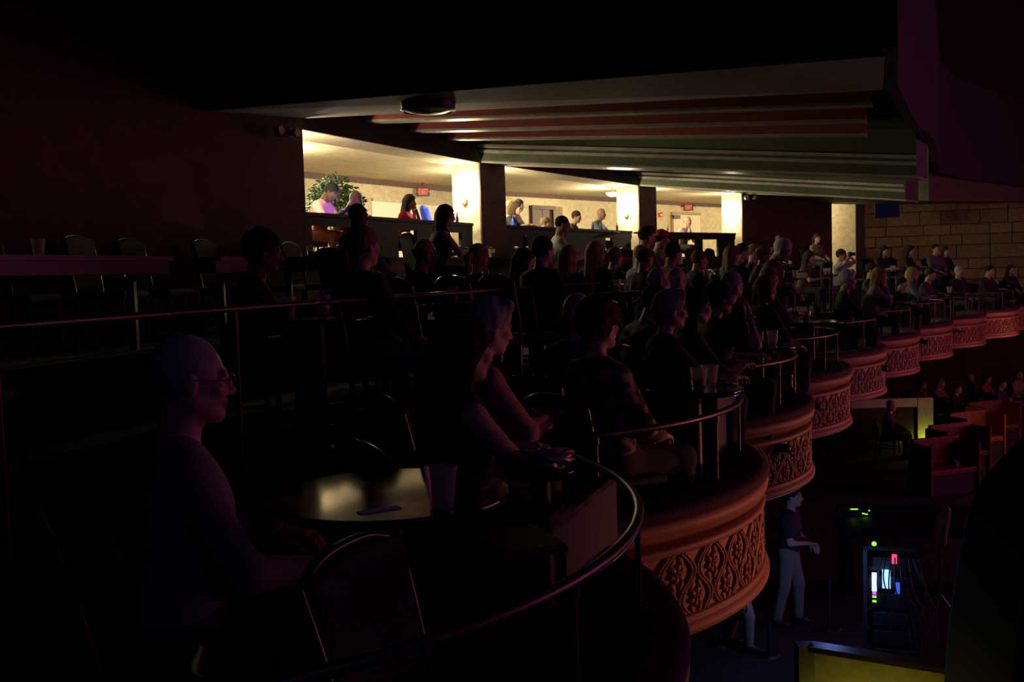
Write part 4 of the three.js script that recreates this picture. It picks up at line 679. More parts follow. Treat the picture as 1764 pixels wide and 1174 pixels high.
// middle and upper tier tables
{ const put = (px, d) => { const p = at(px, 500, d); return p; };
  for (const [px, d, what, cups, paper] of [[545, 5.45, 'curly-haired man in stripes', 2, 0], [812, 7.6, 'balding man in glasses', 1, 1], [1085, 9.7, 'boy with cropped hair', 2, 1], [1235, 12.4, 'copper-haired boy', 1, 0], [1352, 15.6, 'waiter', 3, 0], [1432, 19.2, 'photographer', 2, 0], [1545, 22.4, 'woman before the stone wall', 2, 0], [660, 7.3, 'broad rim-lit man', 1, 0]]) {
    const p = put(px, d); roundTable(p.x, T1, p.z, 0.31, 'round black table on the middle tier beside the ' + what);
    for (let i = 0; i < cups; i++) cup(p.x + 0.17 * Math.cos(i * 2.2 + 2.5), T1 + 0.76, p.z + 0.17 * Math.sin(i * 2.2 + 2.5), ['first', 'second', 'third'][i] + ' cup on the middle-tier table beside the ' + what, i ? null : [0.3, 0.2, 0.08]);
    if (paper) card(V(p.x, T1 + 0.76, p.z + 0.1), 0.2, 0.14, 0.4, 'white menu card on the table beside the ' + what);
  }
  const rowG = 'empty chairs of the balcony rows';
  for (const [px, d, t] of [[742, 7.35, 'before the balding man in glasses'], [834, 7.95, 'before the blonde ponytail'], [905, 8.4, 'before the tall dark-haired man']]) { const p = put(px, d); placeChair(p.x, T1, p.z, 2.2, 'empty black chair behind the long handrail ' + t, rowG); }
  for (let k = -0.2; k < 4.4; k += 0.27) { const p = onRow(k, 5.05 + 0.12 * Math.sin(k * 9)); placeChair(p[0], T2, -p[1], faceRow(k) + Math.sin(k * 23) * 0.25, 'empty black chair of the highest tier ' + (k < 1.9 ? 'along the dark back wall' : k < 3.2 ? 'below the first opening' : 'below the second opening'), rowG); }
  for (let k = 0.0; k < 2.0; k += 0.3) { const p = onRow(k, 3.1 + 0.1 * Math.sin(k * 11)); if (k > 1.0) continue; placeChair(p[0], T1, -p[1], faceRow(k) + Math.sin(k * 31) * 0.3, 'empty black chair on the middle tier near the curly-haired man', rowG); }
  for (let k = 4.6; k < 9; k += 0.33) { const p = onRow(k, 5.1); placeChair(p[0], T2, -p[1], faceRow(k) + Math.sin(k * 17) * 0.3, 'empty black chair on the highest tier towards the stone wall', rowG); }
  // long ledges on the highest tier
  for (const [k0, k1, t] of [[0.2, 1.9, 'below the dark back wall'], [2.1, 3.2, 'below the first opening'], [3.4, 4.6, 'below the second opening'], [4.8, 6.1, 'below the third opening'], [6.3, 8.0, 'below the lit doorway']]) {
    const g = thing('drinks_ledge', 'long red-brown drinks ledge ' + t, 'ledge', 'drinks ledges of the highest tier'), a = onRow(k0, 4.3), b = onRow(k1, 4.3);
    mesh('ledge_top', seg(a, b, T2 + 0.7, T2 + 0.74, 0.18, 0.18), M.darkWood, g); mesh('apron', seg(a, b, T2 + 0.6, T2 + 0.7, 0.12, 0.12), M.darkWood, g);
    for (const t2 of [0.06, 0.36, 0.66, 0.94]) { const p = lerp2(a, b, t2); mesh('leg', box(0.06, 0.6, 0.06, p[0], T2 + 0.3, -p[1]), M.black, g); }
    for (let i = 0; i < 3; i++) { const p = lerp2(a, b, 0.2 + 0.28 * i); cup(p[0], T2 + 0.74, -p[1], ['first', 'middle', 'last'][i] + ' cup on the ledge ' + t, i === 1 ? [0.5, 0.4, 0.2] : null); }
  }
  // handrail along the edge of the middle tier
  const g = thing('tier_handrail', 'long thin metal handrail along the edge of the middle tier', 'railing'), pts = [];
  for (let k = -0.8; k <= 6.5; k += 0.25) { const p = onRow(k, 1.62); pts.push(V(p[0], T1 + 0.84, -p[1])); }
  mesh('handrail', tube(pts, 0.016, 120, 7), M.rail, g);
  for (let k = -0.5; k <= 6.5; k += 0.5) { const p = onRow(k, 1.62); mesh('post', cyl(0.011, 0.011, 0.84, p[0], T1 + 0.42, -p[1], 8), M.rail, g); }
}
// ---------------------------------------------------------------- lobby fittings
const font = await new FontLoader().loadAsync('fonts/droid/droid_sans_bold.typeface.json');
{
  const lineAt = (a, b, px, py) => { let best = 0, e = 1e9; for (let t = 0; t <= 1; t += 0.002) { const p = lerp2(a, b, t), q = at(px, py, p[1]), er = Math.abs(q.x - p[0]); if (er < e) { e = er; best = t; } } return best; };
  const sets = [[WP.p1, WP.c1a, 'first', [[527, 543], [628, 690], [722, 760], [799, 818]], 818], [WP.c1b, WP.c2a, 'second', [[874, 904], [916, 1046], [1058, 1090]], 1091], [WP.c2b, WP.p3, 'third', [[1131, 1172], [1202, 1213], [1240, 1268]], 1269]];
  for (const [a, b, t, panels, end] of sets) {
    const g = thing('lobby_counter', 'black high drinks counter across the ' + t + ' lobby opening', 'counter'), n = nrm(a, b), q = lerp2(a, b, lineAt(a, b, end, 400)), mv = (p, k) => [p[0] - n[0] * k, p[1] - n[1] * k];
    mesh('counter_top', seg(mv(a, 0.02), mv(q, 0.02), COUNTER - 0.05, COUNTER, 0.5, 0), M.counter, g); mesh('counter_apron', seg(mv(a, 0.04), mv(q, 0.04), COUNTER - 0.17, COUNTER - 0.05, 0.05, 0), M.counter, g);
    mesh('kick_wall', seg(mv(a, 0.04), mv(q, 0.04), TIER[2] - 0.3, LOBBY + (t === 'first' ? 0.42 : 0.5), 0.08, 0), M.counter, g);
    for (const [x0, x1] of panels) { const p = lerp2(a, b, lineAt(a, b, x0, 400)), r = lerp2(a, b, lineAt(a, b, x1, 400)); mesh('support_panel', seg(mv(p, 0.045), mv(r, 0.045), LOBBY, COUNTER - 0.05, 0.06, 0), M.counter, g); }
    // sconces on both jambs, each with its lamp
    [[a, 1, 'ficus-side'], [b, -1, 'stone-wall-side']].forEach(([p, s, side]) => {
      const u = [(b[0] - a[0]), (b[1] - a[1])], l = Math.hypot(...u); u[0] /= l; u[1] /= l; const base = [p[0] - n[0] * 0.33, p[1] - n[1] * 0.33], y = EY + 1.28;
      const sc = thing('wall_sconce', 'brass two-candle wall sconce on the ' + side + ' jamb of the ' + t + ' opening', 'sconce', 'wall sconces of the lobby openings');
      sc.position.set(base[0] + u[0] * s * 0.01, y, -(base[1] + u[1] * s * 0.01)); sc.rotation.y = Math.atan2(u[0] * s, -u[1] * s);
      mesh('backplate', new THREE.LatheGeometry([[0, 0.02], [0.03, 0.018], [0.045, 0.008], [0.05, 0]].map(v => new THREE.Vector2(...v)), 20).rotateX(Math.PI / 2).scale(1, 1.6, 1), M.brass, sc);
      for (const e of [-1, 1]) {
        const arm = mesh('arm', tube([V(0, -0.02, 0.02), V(e * 0.05, -0.06, 0.06), V(e * 0.1, -0.03, 0.1), V(e * 0.1, 0.01, 0.1)], 0.008, 14, 6), M.brass, sc);
        mesh('candle_cup', cyl(0.022, 0.012, 0.02, e * 0.1, 0.015, 0.1, 14), M.brass, arm);
        mesh('bulb', new THREE.SphereGeometry(0.02, 14, 10).scale(1, 1.9, 1).translate(e * 0.1, 0.065, 0.1), mat([1, 0.9, 0.7], 0.4, { emissive: new THREE.Color(1, 0.82, 0.5), emissiveIntensity: 6 }), arm);
      }
      const lt = new THREE.PointLight(new THREE.Color().setRGB(1, 0.83, 0.55), K.sconce, 0, 2); lt.position.set(0, 0.1, 0.16); lt.castShadow = true; lt.shadow.radius = 3; sc.add(lt);
    });
    // bottles on the counters
    const mid = mv(a, 0.25), mq = mv(q, 0.25), bs = { first: [[788, 'blue', 'squat blue bottle at the end of the first counter']], second: [[884, 'blue', 'blue bottle before the woman with the brown bob'], [1021, 'blue', 'blue bottle before the heavy bald man'], [1036, 'blue', 'second blue bottle before the heavy bald man'], [1063, 'blue', 'blue bottle at the far end of the second counter']], third: [[1150, 'brown', 'brown bottle near the start of the third counter']] }[t];
    for (const [px, c, l] of bs) { const p = lerp2(mid, mq, lineAt(mid, mq, px, 390)); bottle(p[0], COUNTER, -p[1], c, l); }
  }
  // phones with lit screens
  const ph = (p, yaw, label, c) => { const g = thing('smartphone', label, 'phone'); g.position.copy(p); g.rotation.set(-0.7, yaw, 0, 'YXZ'); mesh('phone_case', rbox(0.075, 0.15, 0.009, 0.004), M.black, g); mesh('screen', box(0.066, 0.136, 0.002, 0, 0, 0.005), mat([0, 0, 0], 0.3, { emissive: new THREE.Color(...c), emissiveIntensity: 1.6 }), g); const l = new THREE.PointLight(new THREE.Color().setRGB(...c), 0.4, 0, 2); l.position.set(0, 0, 0.04); l.castShadow = true; l.shadow.radius = 3; g.add(l); };
  const pk = PEOPLE.find(p => p.label.includes('pink polo')), w = pk.wr[0].clone().add(pk.wr[1]).multiplyScalar(0.5), fy = pk.g.rotation.y;
  ph(w.clone().add(V(Math.sin(fy) * 0.1, 0.06, Math.cos(fy) * 0.1)), fy + Math.PI, 'smartphone with a violet glowing screen held by the man in pink', [0.35, 0.2, 1]);
  const pm2 = PEOPLE.find(p => p.label.includes('holding up a camera')), wc = pm2.wr[0].clone().add(pm2.wr[1]).multiplyScalar(0.5), g2 = thing('camera', 'black camera held up by the man in the pale shirt', 'camera'); g2.position.copy(wc).add(V(0, 0.08, 0)); g2.rotation.y = pm2.g.rotation.y; mesh('camera_body', rbox(0.14, 0.09, 0.05, 0.01), M.black, g2); mesh('lens', cyl(0.035, 0.035, 0.09).rotateX(Math.PI / 2).translate(0, 0, 0.06), M.black, g2);
  // exit signs
  function exitSign(p, yaw, label, heads) {
    const g = thing('exit_sign', label, 'sign', null); g.position.copy(p); g.rotation.y = yaw; mesh('housing', rbox(0.3, 0.2, 0.05, 0.01), M.black, g);
    const tg = new TextGeometry('EXIT', { font, size: 0.105, depth: 0.006, curveSegments: 3 }); tg.computeBoundingBox(); const b = tg.boundingBox; tg.translate(-(b.max.x + b.min.x) / 2, -(b.max.y + b.min.y) / 2, 0.026); tg.scale(0.72, 1.25, 1);
    mesh('lettering', tg, mat([0.3, 0.01, 0.01], 0.5, { emissive: new THREE.Color(1, 0.05, 0.04), emissiveIntensity: 1.4 }), g);
    if (heads) for (const s of [-1, 1]) mesh('lamp_head', cyl(0.05, 0.035, 0.06).rotateX(Math.PI / 2).translate(s * 0.2, 0.06, 0.04), M.black, g);
    else for (const s of [-1, 1]) mesh('chevron', new THREE.ConeGeometry(0.03, 0.04, 3).rotateZ(-s * Math.PI / 2).translate(s * 0.132, 0, 0.027), mat([0.3, 0.01, 0.01], 0.5, { emissive: new THREE.Color(1, 0.05, 0.04), emissiveIntensity: 1.4 }), g);
    mesh('mounting', cyl(0.012, 0.012, Math.max(0.05, LCEIL - p.y - 0.1), 0, (LCEIL - p.y + 0.1) / 2, 0, 8), M.black, g);
    const l = new THREE.PointLight(new THREE.Color().setRGB(1, 0.06, 0.04), 0.12, 0, 2); l.position.set(0, 0, 0.06); l.castShadow = true; g.add(l);
  }
  { const q = onWall(1, 729, 330), p = at(729, 330, q[1] - 0.5); exitSign(p, 0.35, 'red EXIT sign with arrows on the lobby ceiling of the first opening'); }
  { const q = onWall(3, 1186, 358), p = at(1186, 357, q[1] - 0.3); exitSign(p, -0.1, 'red EXIT sign with two lamp heads in the third opening', true); }
  { const q = onWall(3, 1138, 370), p = at(1138, 370, q[1] - 0.12), g = thing('fire_alarm', 'small red fire alarm on the lobby wall', 'alarm'); g.position.copy(p); mesh('alarm_body', rbox(0.12, 0.14, 0.06, 0.01), mat([0.5, 0.02, 0.02], 0.5), g); mesh('strobe', rbox(0.05, 0.06, 0.03, 0.008, 0.02, 0, 0.04), M.paper, g); }
  for (const [i, px, py, t] of [[2, 890, 335, 'nearer the pier'], [2, 990, 342, 'nearer the sconce']]) { const q = onWall(i, px, py), p = at(px, py, q[1] - 0.06), g = thing('sprinkler', 'tiny wall sprinkler head above the lobby doors, ' + t, 'sprinkler'); g.position.copy(p); mesh('escutcheon', cyl(0.03, 0.03, 0.012, 0, 0, 0, 14).rotateX(Math.PI / 2), M.brass, g); mesh('nozzle', cyl(0.012, 0.02, 0.06, 0, 0, 0.03, 10).rotateX(0.9), M.brass, g); }
  // lobby ceiling bowls, mostly out of view, placed to brighten the lobby
  for (const [px, py, d, t] of [[470, 270, 16.0, 'out of view behind the dark back wall'], [824, 300, 20.2, 'out of view behind the first pier'], [1055, 334, 25.4, 'behind the second pier'], [1262, 345, 28.4, 'out of view behind the third pier']]) {
    const p = at(px, py, d), g = thing('ceiling_lamp', 'frosted bowl lamp on the lobby ceiling ' + t, 'lamp', 'ceiling bowls of the lobby'); g.position.set(p.x, LCEIL - 0.005, p.z);
    mesh('lamp_stem', cyl(0.02, 0.02, 0.16, 0, -0.08, 0, 10), M.brass, g); mesh('lamp_bowl', new THREE.SphereGeometry(0.17, 24, 10, 0, 6.2832, Math.PI / 2, Math.PI / 2).scale(1, 0.6, 1).translate(0, -0.14, 0), mat([0.9, 0.85, 0.7], 0.5, { emissive: new THREE.Color(1, 0.85, 0.6), emissiveIntensity: 1.2 }), g);
    const l = new THREE.PointLight(new THREE.Color().setRGB(1, 0.83, 0.55), K.lobby, 0, 2); l.position.set(0, -0.3, 0); l.castShadow = true; l.shadow.radius = 6; g.add(l); }
  // unseen ceiling lamp, placed to light the doorway reveal
  { const c = lerp2(WP.d1, WP.d2, 0.5), n = nrm(WP.p3, WP.d1), g = thing('ceiling_lamp', 'unseen round ceiling lamp lighting the doorway from inside the lobby', 'lamp'); g.position.set(c[0] - n[0] * 1.8 - wdir[0] * 0.3, LCEIL - 0.005, -(c[1] - n[1] * 1.8 - wdir[1] * 0.3));
    mesh('lamp_base', cyl(0.18, 0.18, 0.03, 0, -0.015, 0, 28), M.brass, g); mesh('lamp_dome', new THREE.SphereGeometry(0.16, 24, 10, 0, 6.2832, Math.PI / 2, Math.PI / 2).scale(1, 0.5, 1).translate(0, -0.03, 0), mat([0.9, 0.8, 0.6], 0.5, { emissive: new THREE.Color(1, 0.8, 0.5), emissiveIntensity: 1.5 }), g);
    const l = new THREE.PointLight(new THREE.Color().setRGB(1, 0.83, 0.55), K.lobby * 0.8, 0, 2); l.position.set(0, -0.16, 0); l.castShadow = true; l.shadow.radius = 5; g.add(l); }
  // ficus
  { const p = at(578, 330, 15.9), g = thing('potted_ficus', 'leafy potted ficus tree in the lobby behind the man in pink', 'plant'); g.position.set(p.x, LOBBY, p.z);
    mesh('pot', new THREE.LatheGeometry([[0, 0], [0.15, 0], [0.19, 0.3], [0.2, 0.32], [0.17, 0.32], [0.16, 0.28], [0, 0.28]].map(v => new THREE.Vector2(...v)), 28), mat([0.25, 0.1, 0.05], 0.7), g);
    mesh('trunk', mergeGeometries([tube([V(0, 0.25, 0), V(0.02, 0.7, 0.01), V(-0.02, 1.2, 0)], 0.02, 14, 6), tube([V(0.0, 0.9, 0), V(0.2, 1.25, 0.05), V(0.3, 1.5, 0.02)], 0.01, 10, 5), tube([V(0.0, 0.9, 0), V(-0.2, 1.3, -0.05), V(-0.25, 1.6, 0.05)], 0.01, 10, 5), tube([V(0, 1.15, 0), V(0.05, 1.5, 0.1), V(-0.02, 1.75, 0.0)], 0.01, 10, 5)]), mat([0.12, 0.07, 0.04], 0.8), g);
    const lf = new THREE.SphereGeometry(0.04, 5, 3).scale(0.45, 0.07, 1), im = new THREE.InstancedMesh(lf, mat([0.045, 0.11, 0.035], 0.5), 1500), m = new THREE.Matrix4(), q = new THREE.Quaternion();
    for (let i = 0; i < 1500; i++) { const a = rr(0, 6.283), b = Math.acos(rr(-1, 1)), r = Math.cbrt(rnd()), c = [[0.0, 1.55, 0, 0.32, 0.42], [0.25, 1.42, 0.03, 0.24, 0.34], [-0.23, 1.5, 0, 0.26, 0.36]][i % 3]; q.setFromEuler(new THREE.Euler(rr(-1.2, 1.2), rr(0, 6.28), rr(-0.8, 0.8))); const s = rr(0.7, 1.4); m.compose(V(c[0] + Math.sin(b) * Math.cos(a) * r * c[3], c[1] + Math.cos(b) * r * c[4], c[2] + Math.sin(b) * Math.sin(a) * r * c[3]), q, V(s, s, s)); im.setMatrixAt(i, m); im.setColorAt(i, new THREE.Color().setScalar(rr(0.6, 1.3))); }
    im.name = 'foliage'; im.castShadow = im.receiveShadow = true; im.userData.kind = 'stuff'; g.add(im); }
  // blue jacket on the first counter's last stool
  { const p = at(733, 372, 17.4), g = thing('stool_jacket', 'bright blue jacket hung over a stool back beside the woman in red', 'jacket'); g.position.copy(p); const f = new Field([-0.2, -0.35, -0.12], [0.2, 0.25, 0.12], 0.015); f.cap(V(-0.04, 0.13, 0), V(0.04, -0.2, 0.01), 0.06, 0.08, 0.03).cap(V(0.02, 0.1, 0), V(0.08, -0.2, 0), 0.05, 0.06, 0.03).map((x, y, z, v) => v - 0.012 * (noise(x * 22 + 9, y * 8 + 9, z * 22 + 9) - 0.5)); mesh('jacket_cloth', f.geo(), pm([0.02, 0.06, 0.6], 0.8), g); mesh('stool_back', mergeGeometries([cyl(0.015, 0.015, p.y - LOBBY + 0.15, 0, -(p.y - LOBBY) / 2 + 0.05, 0, 8), cyl(0.17, 0.14, 0.02, 0, -(p.y - LOBBY) + 0.01, 0, 20)]), M.black, g); }
}
// ---------------------------------------------------------------- ceiling and wall fittings of the hall
{
  function drum(p, r, h, label, tilt = 0) { const g = thing('ceiling_fixture', label, 'fixture'); g.position.copy(p); g.rotation.z = tilt;
    mesh('housing', new THREE.LatheGeometry([[0, 0], [r * 0.94, 0], [r, -0.02], [r, -h * 0.7], [r * 0.95, -h]].map(v => new THREE.Vector2(...v)), 48), M.black, g);
    mesh('trim_ring', new THREE.TorusGeometry(r * 0.95, 0.014, 8, 56).rotateX(Math.PI / 2).translate(0, -h, 0), M.blackGloss, g);
    mesh('lens', new THREE.LatheGeometry([[0, -h - 0.045], [r * 0.5, -h - 0.035], [r * 0.94, -h]].map(v => new THREE.Vector2(...v)), 40), M.blackGloss, g); }
  drum(at(737, 166, 10.6), 0.29, 0.14, 'large black round fixture on the wide brown ceiling beam');
  drum(at(1152, 285, 16.4).add(V(0, 0.02, 0)), 0.26, 0.07, 'black round fixture on the first green girder', -0.08); drum(at(1370, 329, 22.2).add(V(0, 0.03, 0)), 0.24, 0.07, 'black round fixture on the second green girder', -0.08);
  for (const [px, py, d, t] of [[871, 236, 15.9, 'a red beam'], [1088, 287, 16.7, 'the first green girder']]) { const g = thing('sprinkler', 'small pendent sprinkler head under ' + t, 'sprinkler'); g.position.copy(at(px, py, d)); mesh('escutcheon', cyl(0.02, 0.035, 0.015, 0, 0.02, 0, 14), M.brass, g); mesh('nozzle', mergeGeometries([cyl(0.012, 0.012, 0.05, 0, -0.01, 0, 8), cyl(0.028, 0.028, 0.004, 0, -0.04, 0, 12)]), M.brass, g); }
  for (const [px, py, d, t, yaw] of [[486, 227, 12.2, 'back wall beside the first opening', 1.1], [1288, 340, 26.3, 'dark wall beyond the third opening', 0.6]]) { const g = thing('emergency_light', 'black twin-head emergency light on the ' + t, 'emergency light'); g.position.copy(at(px, py, d)); g.rotation.y = yaw; mesh('battery_box', rbox(0.22, 0.12, 0.08, 0.015), M.black, g); for (const s of [-1, 1]) { const h = mesh('lamp_head', mergeGeometries([cyl(0.035, 0.06, 0.08).rotateX(Math.PI / 2).translate(s * 0.15, 0.0, 0.07), cyl(0.012, 0.012, 0.06).rotateZ(Math.PI / 2).translate(s * 0.11, 0, 0.02)]), M.black, g); mesh('lens', cyl(0.052, 0.052, 0.01).rotateX(Math.PI / 2).translate(s * 0.15, 0, 0.112), mat([0.6, 0.58, 0.52], 0.2), h); } }
  { const p = at(1528, 362, 28.6), g = thing('wall_screen', 'dark navy television screen hung before the stone wall', 'television'); g.position.copy(p); g.rotation.y = -0.25; mesh('bezel', rbox(0.66, 0.42, 0.06, 0.01), M.black, g); mesh('display', box(0.61, 0.37, 0.006, 0, 0, 0.031), mat([0.006, 0.008, 0.03], 0.15, { emissive: new THREE.Color(0.05, 0.06, 0.35), emissiveIntensity: 0.02 }), g); mesh('hanger', cyl(0.02, 0.02, 0.35, 0, 0.36, -0.01, 10), M.black, g); }
  // unseen stage screen, out of view, placed to redden the audience
  { const g = thing('unseen_stage_screen', 'large unseen magenta screen on the stage that lights the audience', 'screen'); g.position.set(STAGE[0], 4.2, -STAGE[1]); mesh('screen_frame', box(0.1, 5.3, 12.3, 0.08, 0, 0), M.black, g); mesh('screen_face', box(0.02, 5, 12, 0, 0, 0), mat([0, 0, 0], 0.6, { emissive: new THREE.Color(1, 0.17, 0.5), emissiveIntensity: 0.05 }), g);
    for (const z of [-5.5, 5.5]) mesh('screen_leg', box(0.2, 1.6, 0.2, 0.08, -3.4, z), M.black, g); }
  // unseen red spotlights on the stage floor, placed to light the balcony front
  [[1.3, 0.75, 0.14, 8], [1.75, 0.65, 0.14, 9], [2.5, 0.65, 0.17, 15], [3.3, 0.42, 0.19, 16.2], [4.1, 0.36, 0.2, 17.4], [5, 0.36, 0.22, 18.6], [6, 0.34, 0.24, 19.8], [7, 0.34, 0.25, 21], [8.2, 0.34, 0.26, 22.2]].forEach(([k, s, b, dz], i) => {
    const q = onRow(k, -0.6), aim = V(q[0], RIM - 0.5, -q[1]), pos = V(18.5, 1.0, -dz), dir = aim.clone().sub(pos).normalize(), g = thing('unseen_stage_spotlight', 'unseen red stage spotlight lighting the balcony front, ' + ORD[i] + ' along the stage edge', 'spotlight', 'unseen stage spotlights'); g.position.copy(pos);
    const can = cyl(0.13, 0.13, 0.34).rotateX(Math.PI / 2).translate(0, 0, -0.2); const m = mesh('lamp_can', can, M.black, g); m.quaternion.setFromUnitVectors(V(0, 0, 1), dir);
    const f = mesh('lens', cyl(0.115, 0.115, 0.01).rotateX(Math.PI / 2).translate(0, 0, -0.025), mat([0, 0, 0], 0.4, { emissive: new THREE.Color(1, 0.3, b), emissiveIntensity: 1 }), g); f.quaternion.copy(m.quaternion);
    mesh('yoke', mergeGeometries([cyl(0.02, 0.02, 0.9, 0, -0.54, 0, 8), cyl(0.16, 0.16, 0.02, 0, -0.99, 0, 18)]), M.black, g);
    const l = new THREE.SpotLight(new THREE.Color().setRGB(1, 0.3, b), K.spot * s, 0, 0.085, 1, 2); l.position.copy(dir).multiplyScalar(0.02); l.castShadow = true; l.shadow.radius = 8; g.add(l); l.target.position.copy(aim).sub(pos); l.target.name = 'aim_point'; g.add(l.target);
  });
  { const g = thing('added_blue_fill', 'added blue fill light high behind the camera', 'fill light'); g.position.set(6, 11.2, 8.3); mesh('lamp_face', box(14, 3, 0.04), mat([0, 0, 0], 0.6, { emissive: new THREE.Color(0.25, 0.2, 1), emissiveIntensity: 0.01 }), g); mesh('lamp_housing', box(14.2, 3.2, 0.3, 0, 0, 0.3), M.black, g); }  // added fill panel, only there to tint the dark areas blue
}
// ---------------------------------------------------------------- stalls below the balcony
{
  const onFloor = (px, py, h = 0) => { const v = at(px, py, 10).sub(camera.position); const t = (h - EY) / v.y; return camera.position.clone().addScaledVector(v, t); };
  // framed partition and the small lamp placed to light it yellow-green
  { const a = onFloor(1577, 772), g = thing('framed_partition', 'cream framed partition lit yellow-green by an aisle lamp', 'partition'), m = mat([0.6, 0.54, 0.4], 0.7, { map: T.plaster }), x = a.x, z = a.z, top = at(1590, 684, -z).y;
    mesh('end_post', box(0.36, top, 0.2, x + 0.2, top / 2, z), m, g); mesh('top_rail', box(2.0, 0.2, 0.2, x - 1.0, top - 0.1, z), m, g); mesh('back_panel', box(1.98, top - 0.2, 0.06, x - 0.99, (top - 0.2) / 2, z - 0.02), M.darkWood, g);
    const l = thing('aisle_lamp', 'small yellow-green aisle lamp placed to light the framed partition', 'lamp'); l.position.set(x + 0.22, 0.16, z + 0.5); mesh('lamp_body', rbox(0.14, 0.16, 0.06, 0.01, 0, -0.08, 0), M.black, l); mesh('lamp_lens', box(0.1, 0.05, 0.01, 0, -0.05, -0.033), mat([0.4, 0.4, 0.1], 0.5, { emissive: new THREE.Color(0.8, 0.9, 0.15), emissiveIntensity: 1 }), l);
    const p = new THREE.PointLight(new THREE.Color().setRGB(0.75, 0.85, 0.1), K.stalls * 0.4, 0, 2); p.position.set(0, 0, -0.12); p.castShadow = true; l.add(p); }
  // half wall of the sound desk
  { const y = 1.0, a = onFloor(1395, 1108, y), b = onFloor(1764, 1166, y), c = b.clone().add(b.clone().sub(a)), p = [a.x, -a.z], q = [c.x, -c.z], g = thing('half_wall', 'cream half wall around the sound desk with a dark cap', 'half wall', null, 'structure');
    mesh('wall_panel', seg(p, q, 0, y - 0.05, 0.05, 0.05), mat([0.5, 0.44, 0.27], 0.8, { map: T.plaster }), g); mesh('cap', seg(p, q, y - 0.05, y, 0.08, 0.08), M.darkWood, g); mesh('end_post', box(0.14, y, 0.14, a.x - 0.05, y / 2, a.z), M.darkWood, g);
    const l = thing('unseen_step_lamp', 'small unseen yellow step lamp lighting the cream half wall', 'lamp'); l.position.set(a.x + 0.35, 0.12, a.z + 0.75); mesh('lamp_body', rbox(0.16, 0.12, 0.08, 0.01, 0, -0.06, 0.04), M.black, l); mesh('lamp_lens', box(0.1, 0.04, 0.01, 0, -0.04, -0.004), mat([0.4, 0.4, 0.1], 0.5, { emissive: new THREE.Color(0.9, 0.8, 0.12), emissiveIntensity: 1 }), l);  // out of view, placed to light the half wall and the legs nearby
    const pt = new THREE.PointLight(new THREE.Color().setRGB(0.9, 0.78, 0.08), K.stalls * 0.5, 0, 2); pt.position.set(0, 0.05, -0.06); pt.castShadow = true; l.add(pt); }
  // equipment rack with lit faces
  { const p = onFloor(1535, 1010, 0.9), g = thing('equipment_rack', 'equipment rack with blue, red and green indicator lights', 'rack'); g.position.set(p.x, 0, p.z); g.rotation.y = -0.35;
    mesh('rack_frame', mergeGeometries([box(0.56, 0.04, 0.5, 0, 0.02, 0), box(0.56, 0.04, 0.5, 0, 1.38, 0), ...[[-1, -1], [-1, 1], [1, -1], [1, 1]].map(([x, z]) => box(0.04, 1.4, 0.04, x * 0.26, 0.7, z * 0.23)), box(0.56, 1.4, 0.03, 0, 0.7, -0.24)]), M.black, g);
    const led = (c, i) => mat([0, 0, 0], 0.4, { emissive: new THREE.Color(...c), emissiveIntensity: i });
    for (let i = 0; i < 6; i++) mesh('rack_unit', rbox(0.48, 0.15, 0.4, 0.008, 0, 0.2 + i * 0.2, 0), M.black, g);
    mesh('blue_panel', box(0.08, 0.2, 0.012, -0.05, 1.06, 0.26), led([0.25, 0.5, 1], 2.2), g); mesh('blue_panel', box(0.05, 0.2, 0.012, -0.17, 1.02, 0.26), led([0.35, 0.4, 1], 2.4), g); mesh('blue_panel', box(0.045, 0.12, 0.012, 0.06, 0.97, 0.26), led([0.05, 0.15, 1], 0.8), g);
    mesh('red_light', box(0.05, 0.1, 0.012, 0.03, 1.28, 0.26), led([1, 0.06, 0.15], 1.5), g); for (const y of [0.86, 0.81]) mesh('green_light', box(0.04, 0.02, 0.012, -0.17, y, 0.26), led([0.3, 1, 0.1], 1.4), g);
    mesh('violet_light', box(0.04, 0.03, 0.012, -0.17, 0.9, 0.26), led([0.8, 0.1, 1], 1.2), g); mesh('green_light', new THREE.SphereGeometry(0.025, 12, 8).translate(-0.17, 1.42, 0.22), led([0.05, 1, 0.4], 1.4), g);
    for (let i = 0; i < 9; i++) mesh('cable', tube([V(-0.1 + i * 0.045, 1.3, 0.27), V(-0.14 + i * 0.06, 1.0 + 0.1 * Math.sin(i * 2), 0.34), V(-0.05 + i * 0.06, 0.75, 0.31), V(0.05 + i * 0.05, 0.3, 0.36)], 0.008, 18, 5), M.black, g);
    const l = new THREE.PointLight(new THREE.Color().setRGB(0.25, 0.36, 1), 1.2, 0, 2); l.position.set(-0.6, 1.15, 0.55); l.castShadow = true; l.shadow.radius = 3; g.add(l); }
  // mixing desk
  { const p = onFloor(1575, 900, 0.9), g = thing('mixing_desk', 'long black mixing desk with a green level meter', 'mixing desk'); g.position.set(p.x, 0, p.z); g.rotation.y = -0.12; mesh('console', rbox(2.0, 0.14, 0.75, 0.03, 0, 0.85, 0).rotateX(0), M.black, g); mesh('meter_bridge', rbox(1.9, 0.16, 0.1, 0.02, 0, 0.98, -0.33), M.black, g);
    for (const x of [-0.9, 0.9]) mesh('leg', box(0.08, 0.8, 0.6, x, 0.4, 0), M.black, g); const led = mat([0, 0, 0], 0.4, { emissive: new THREE.Color(0.35, 1, 0.05), emissiveIntensity: 1.3 }); for (const [x, y, w] of [[-0.72, 1.02, 0.1], [-0.52, 1.0, 0.02], [-0.6, 0.96, 0.03], [-0.56, 0.95, 0.04]]) mesh('level_light', box(w, 0.014, 0.012, x, y, -0.275), led, g);
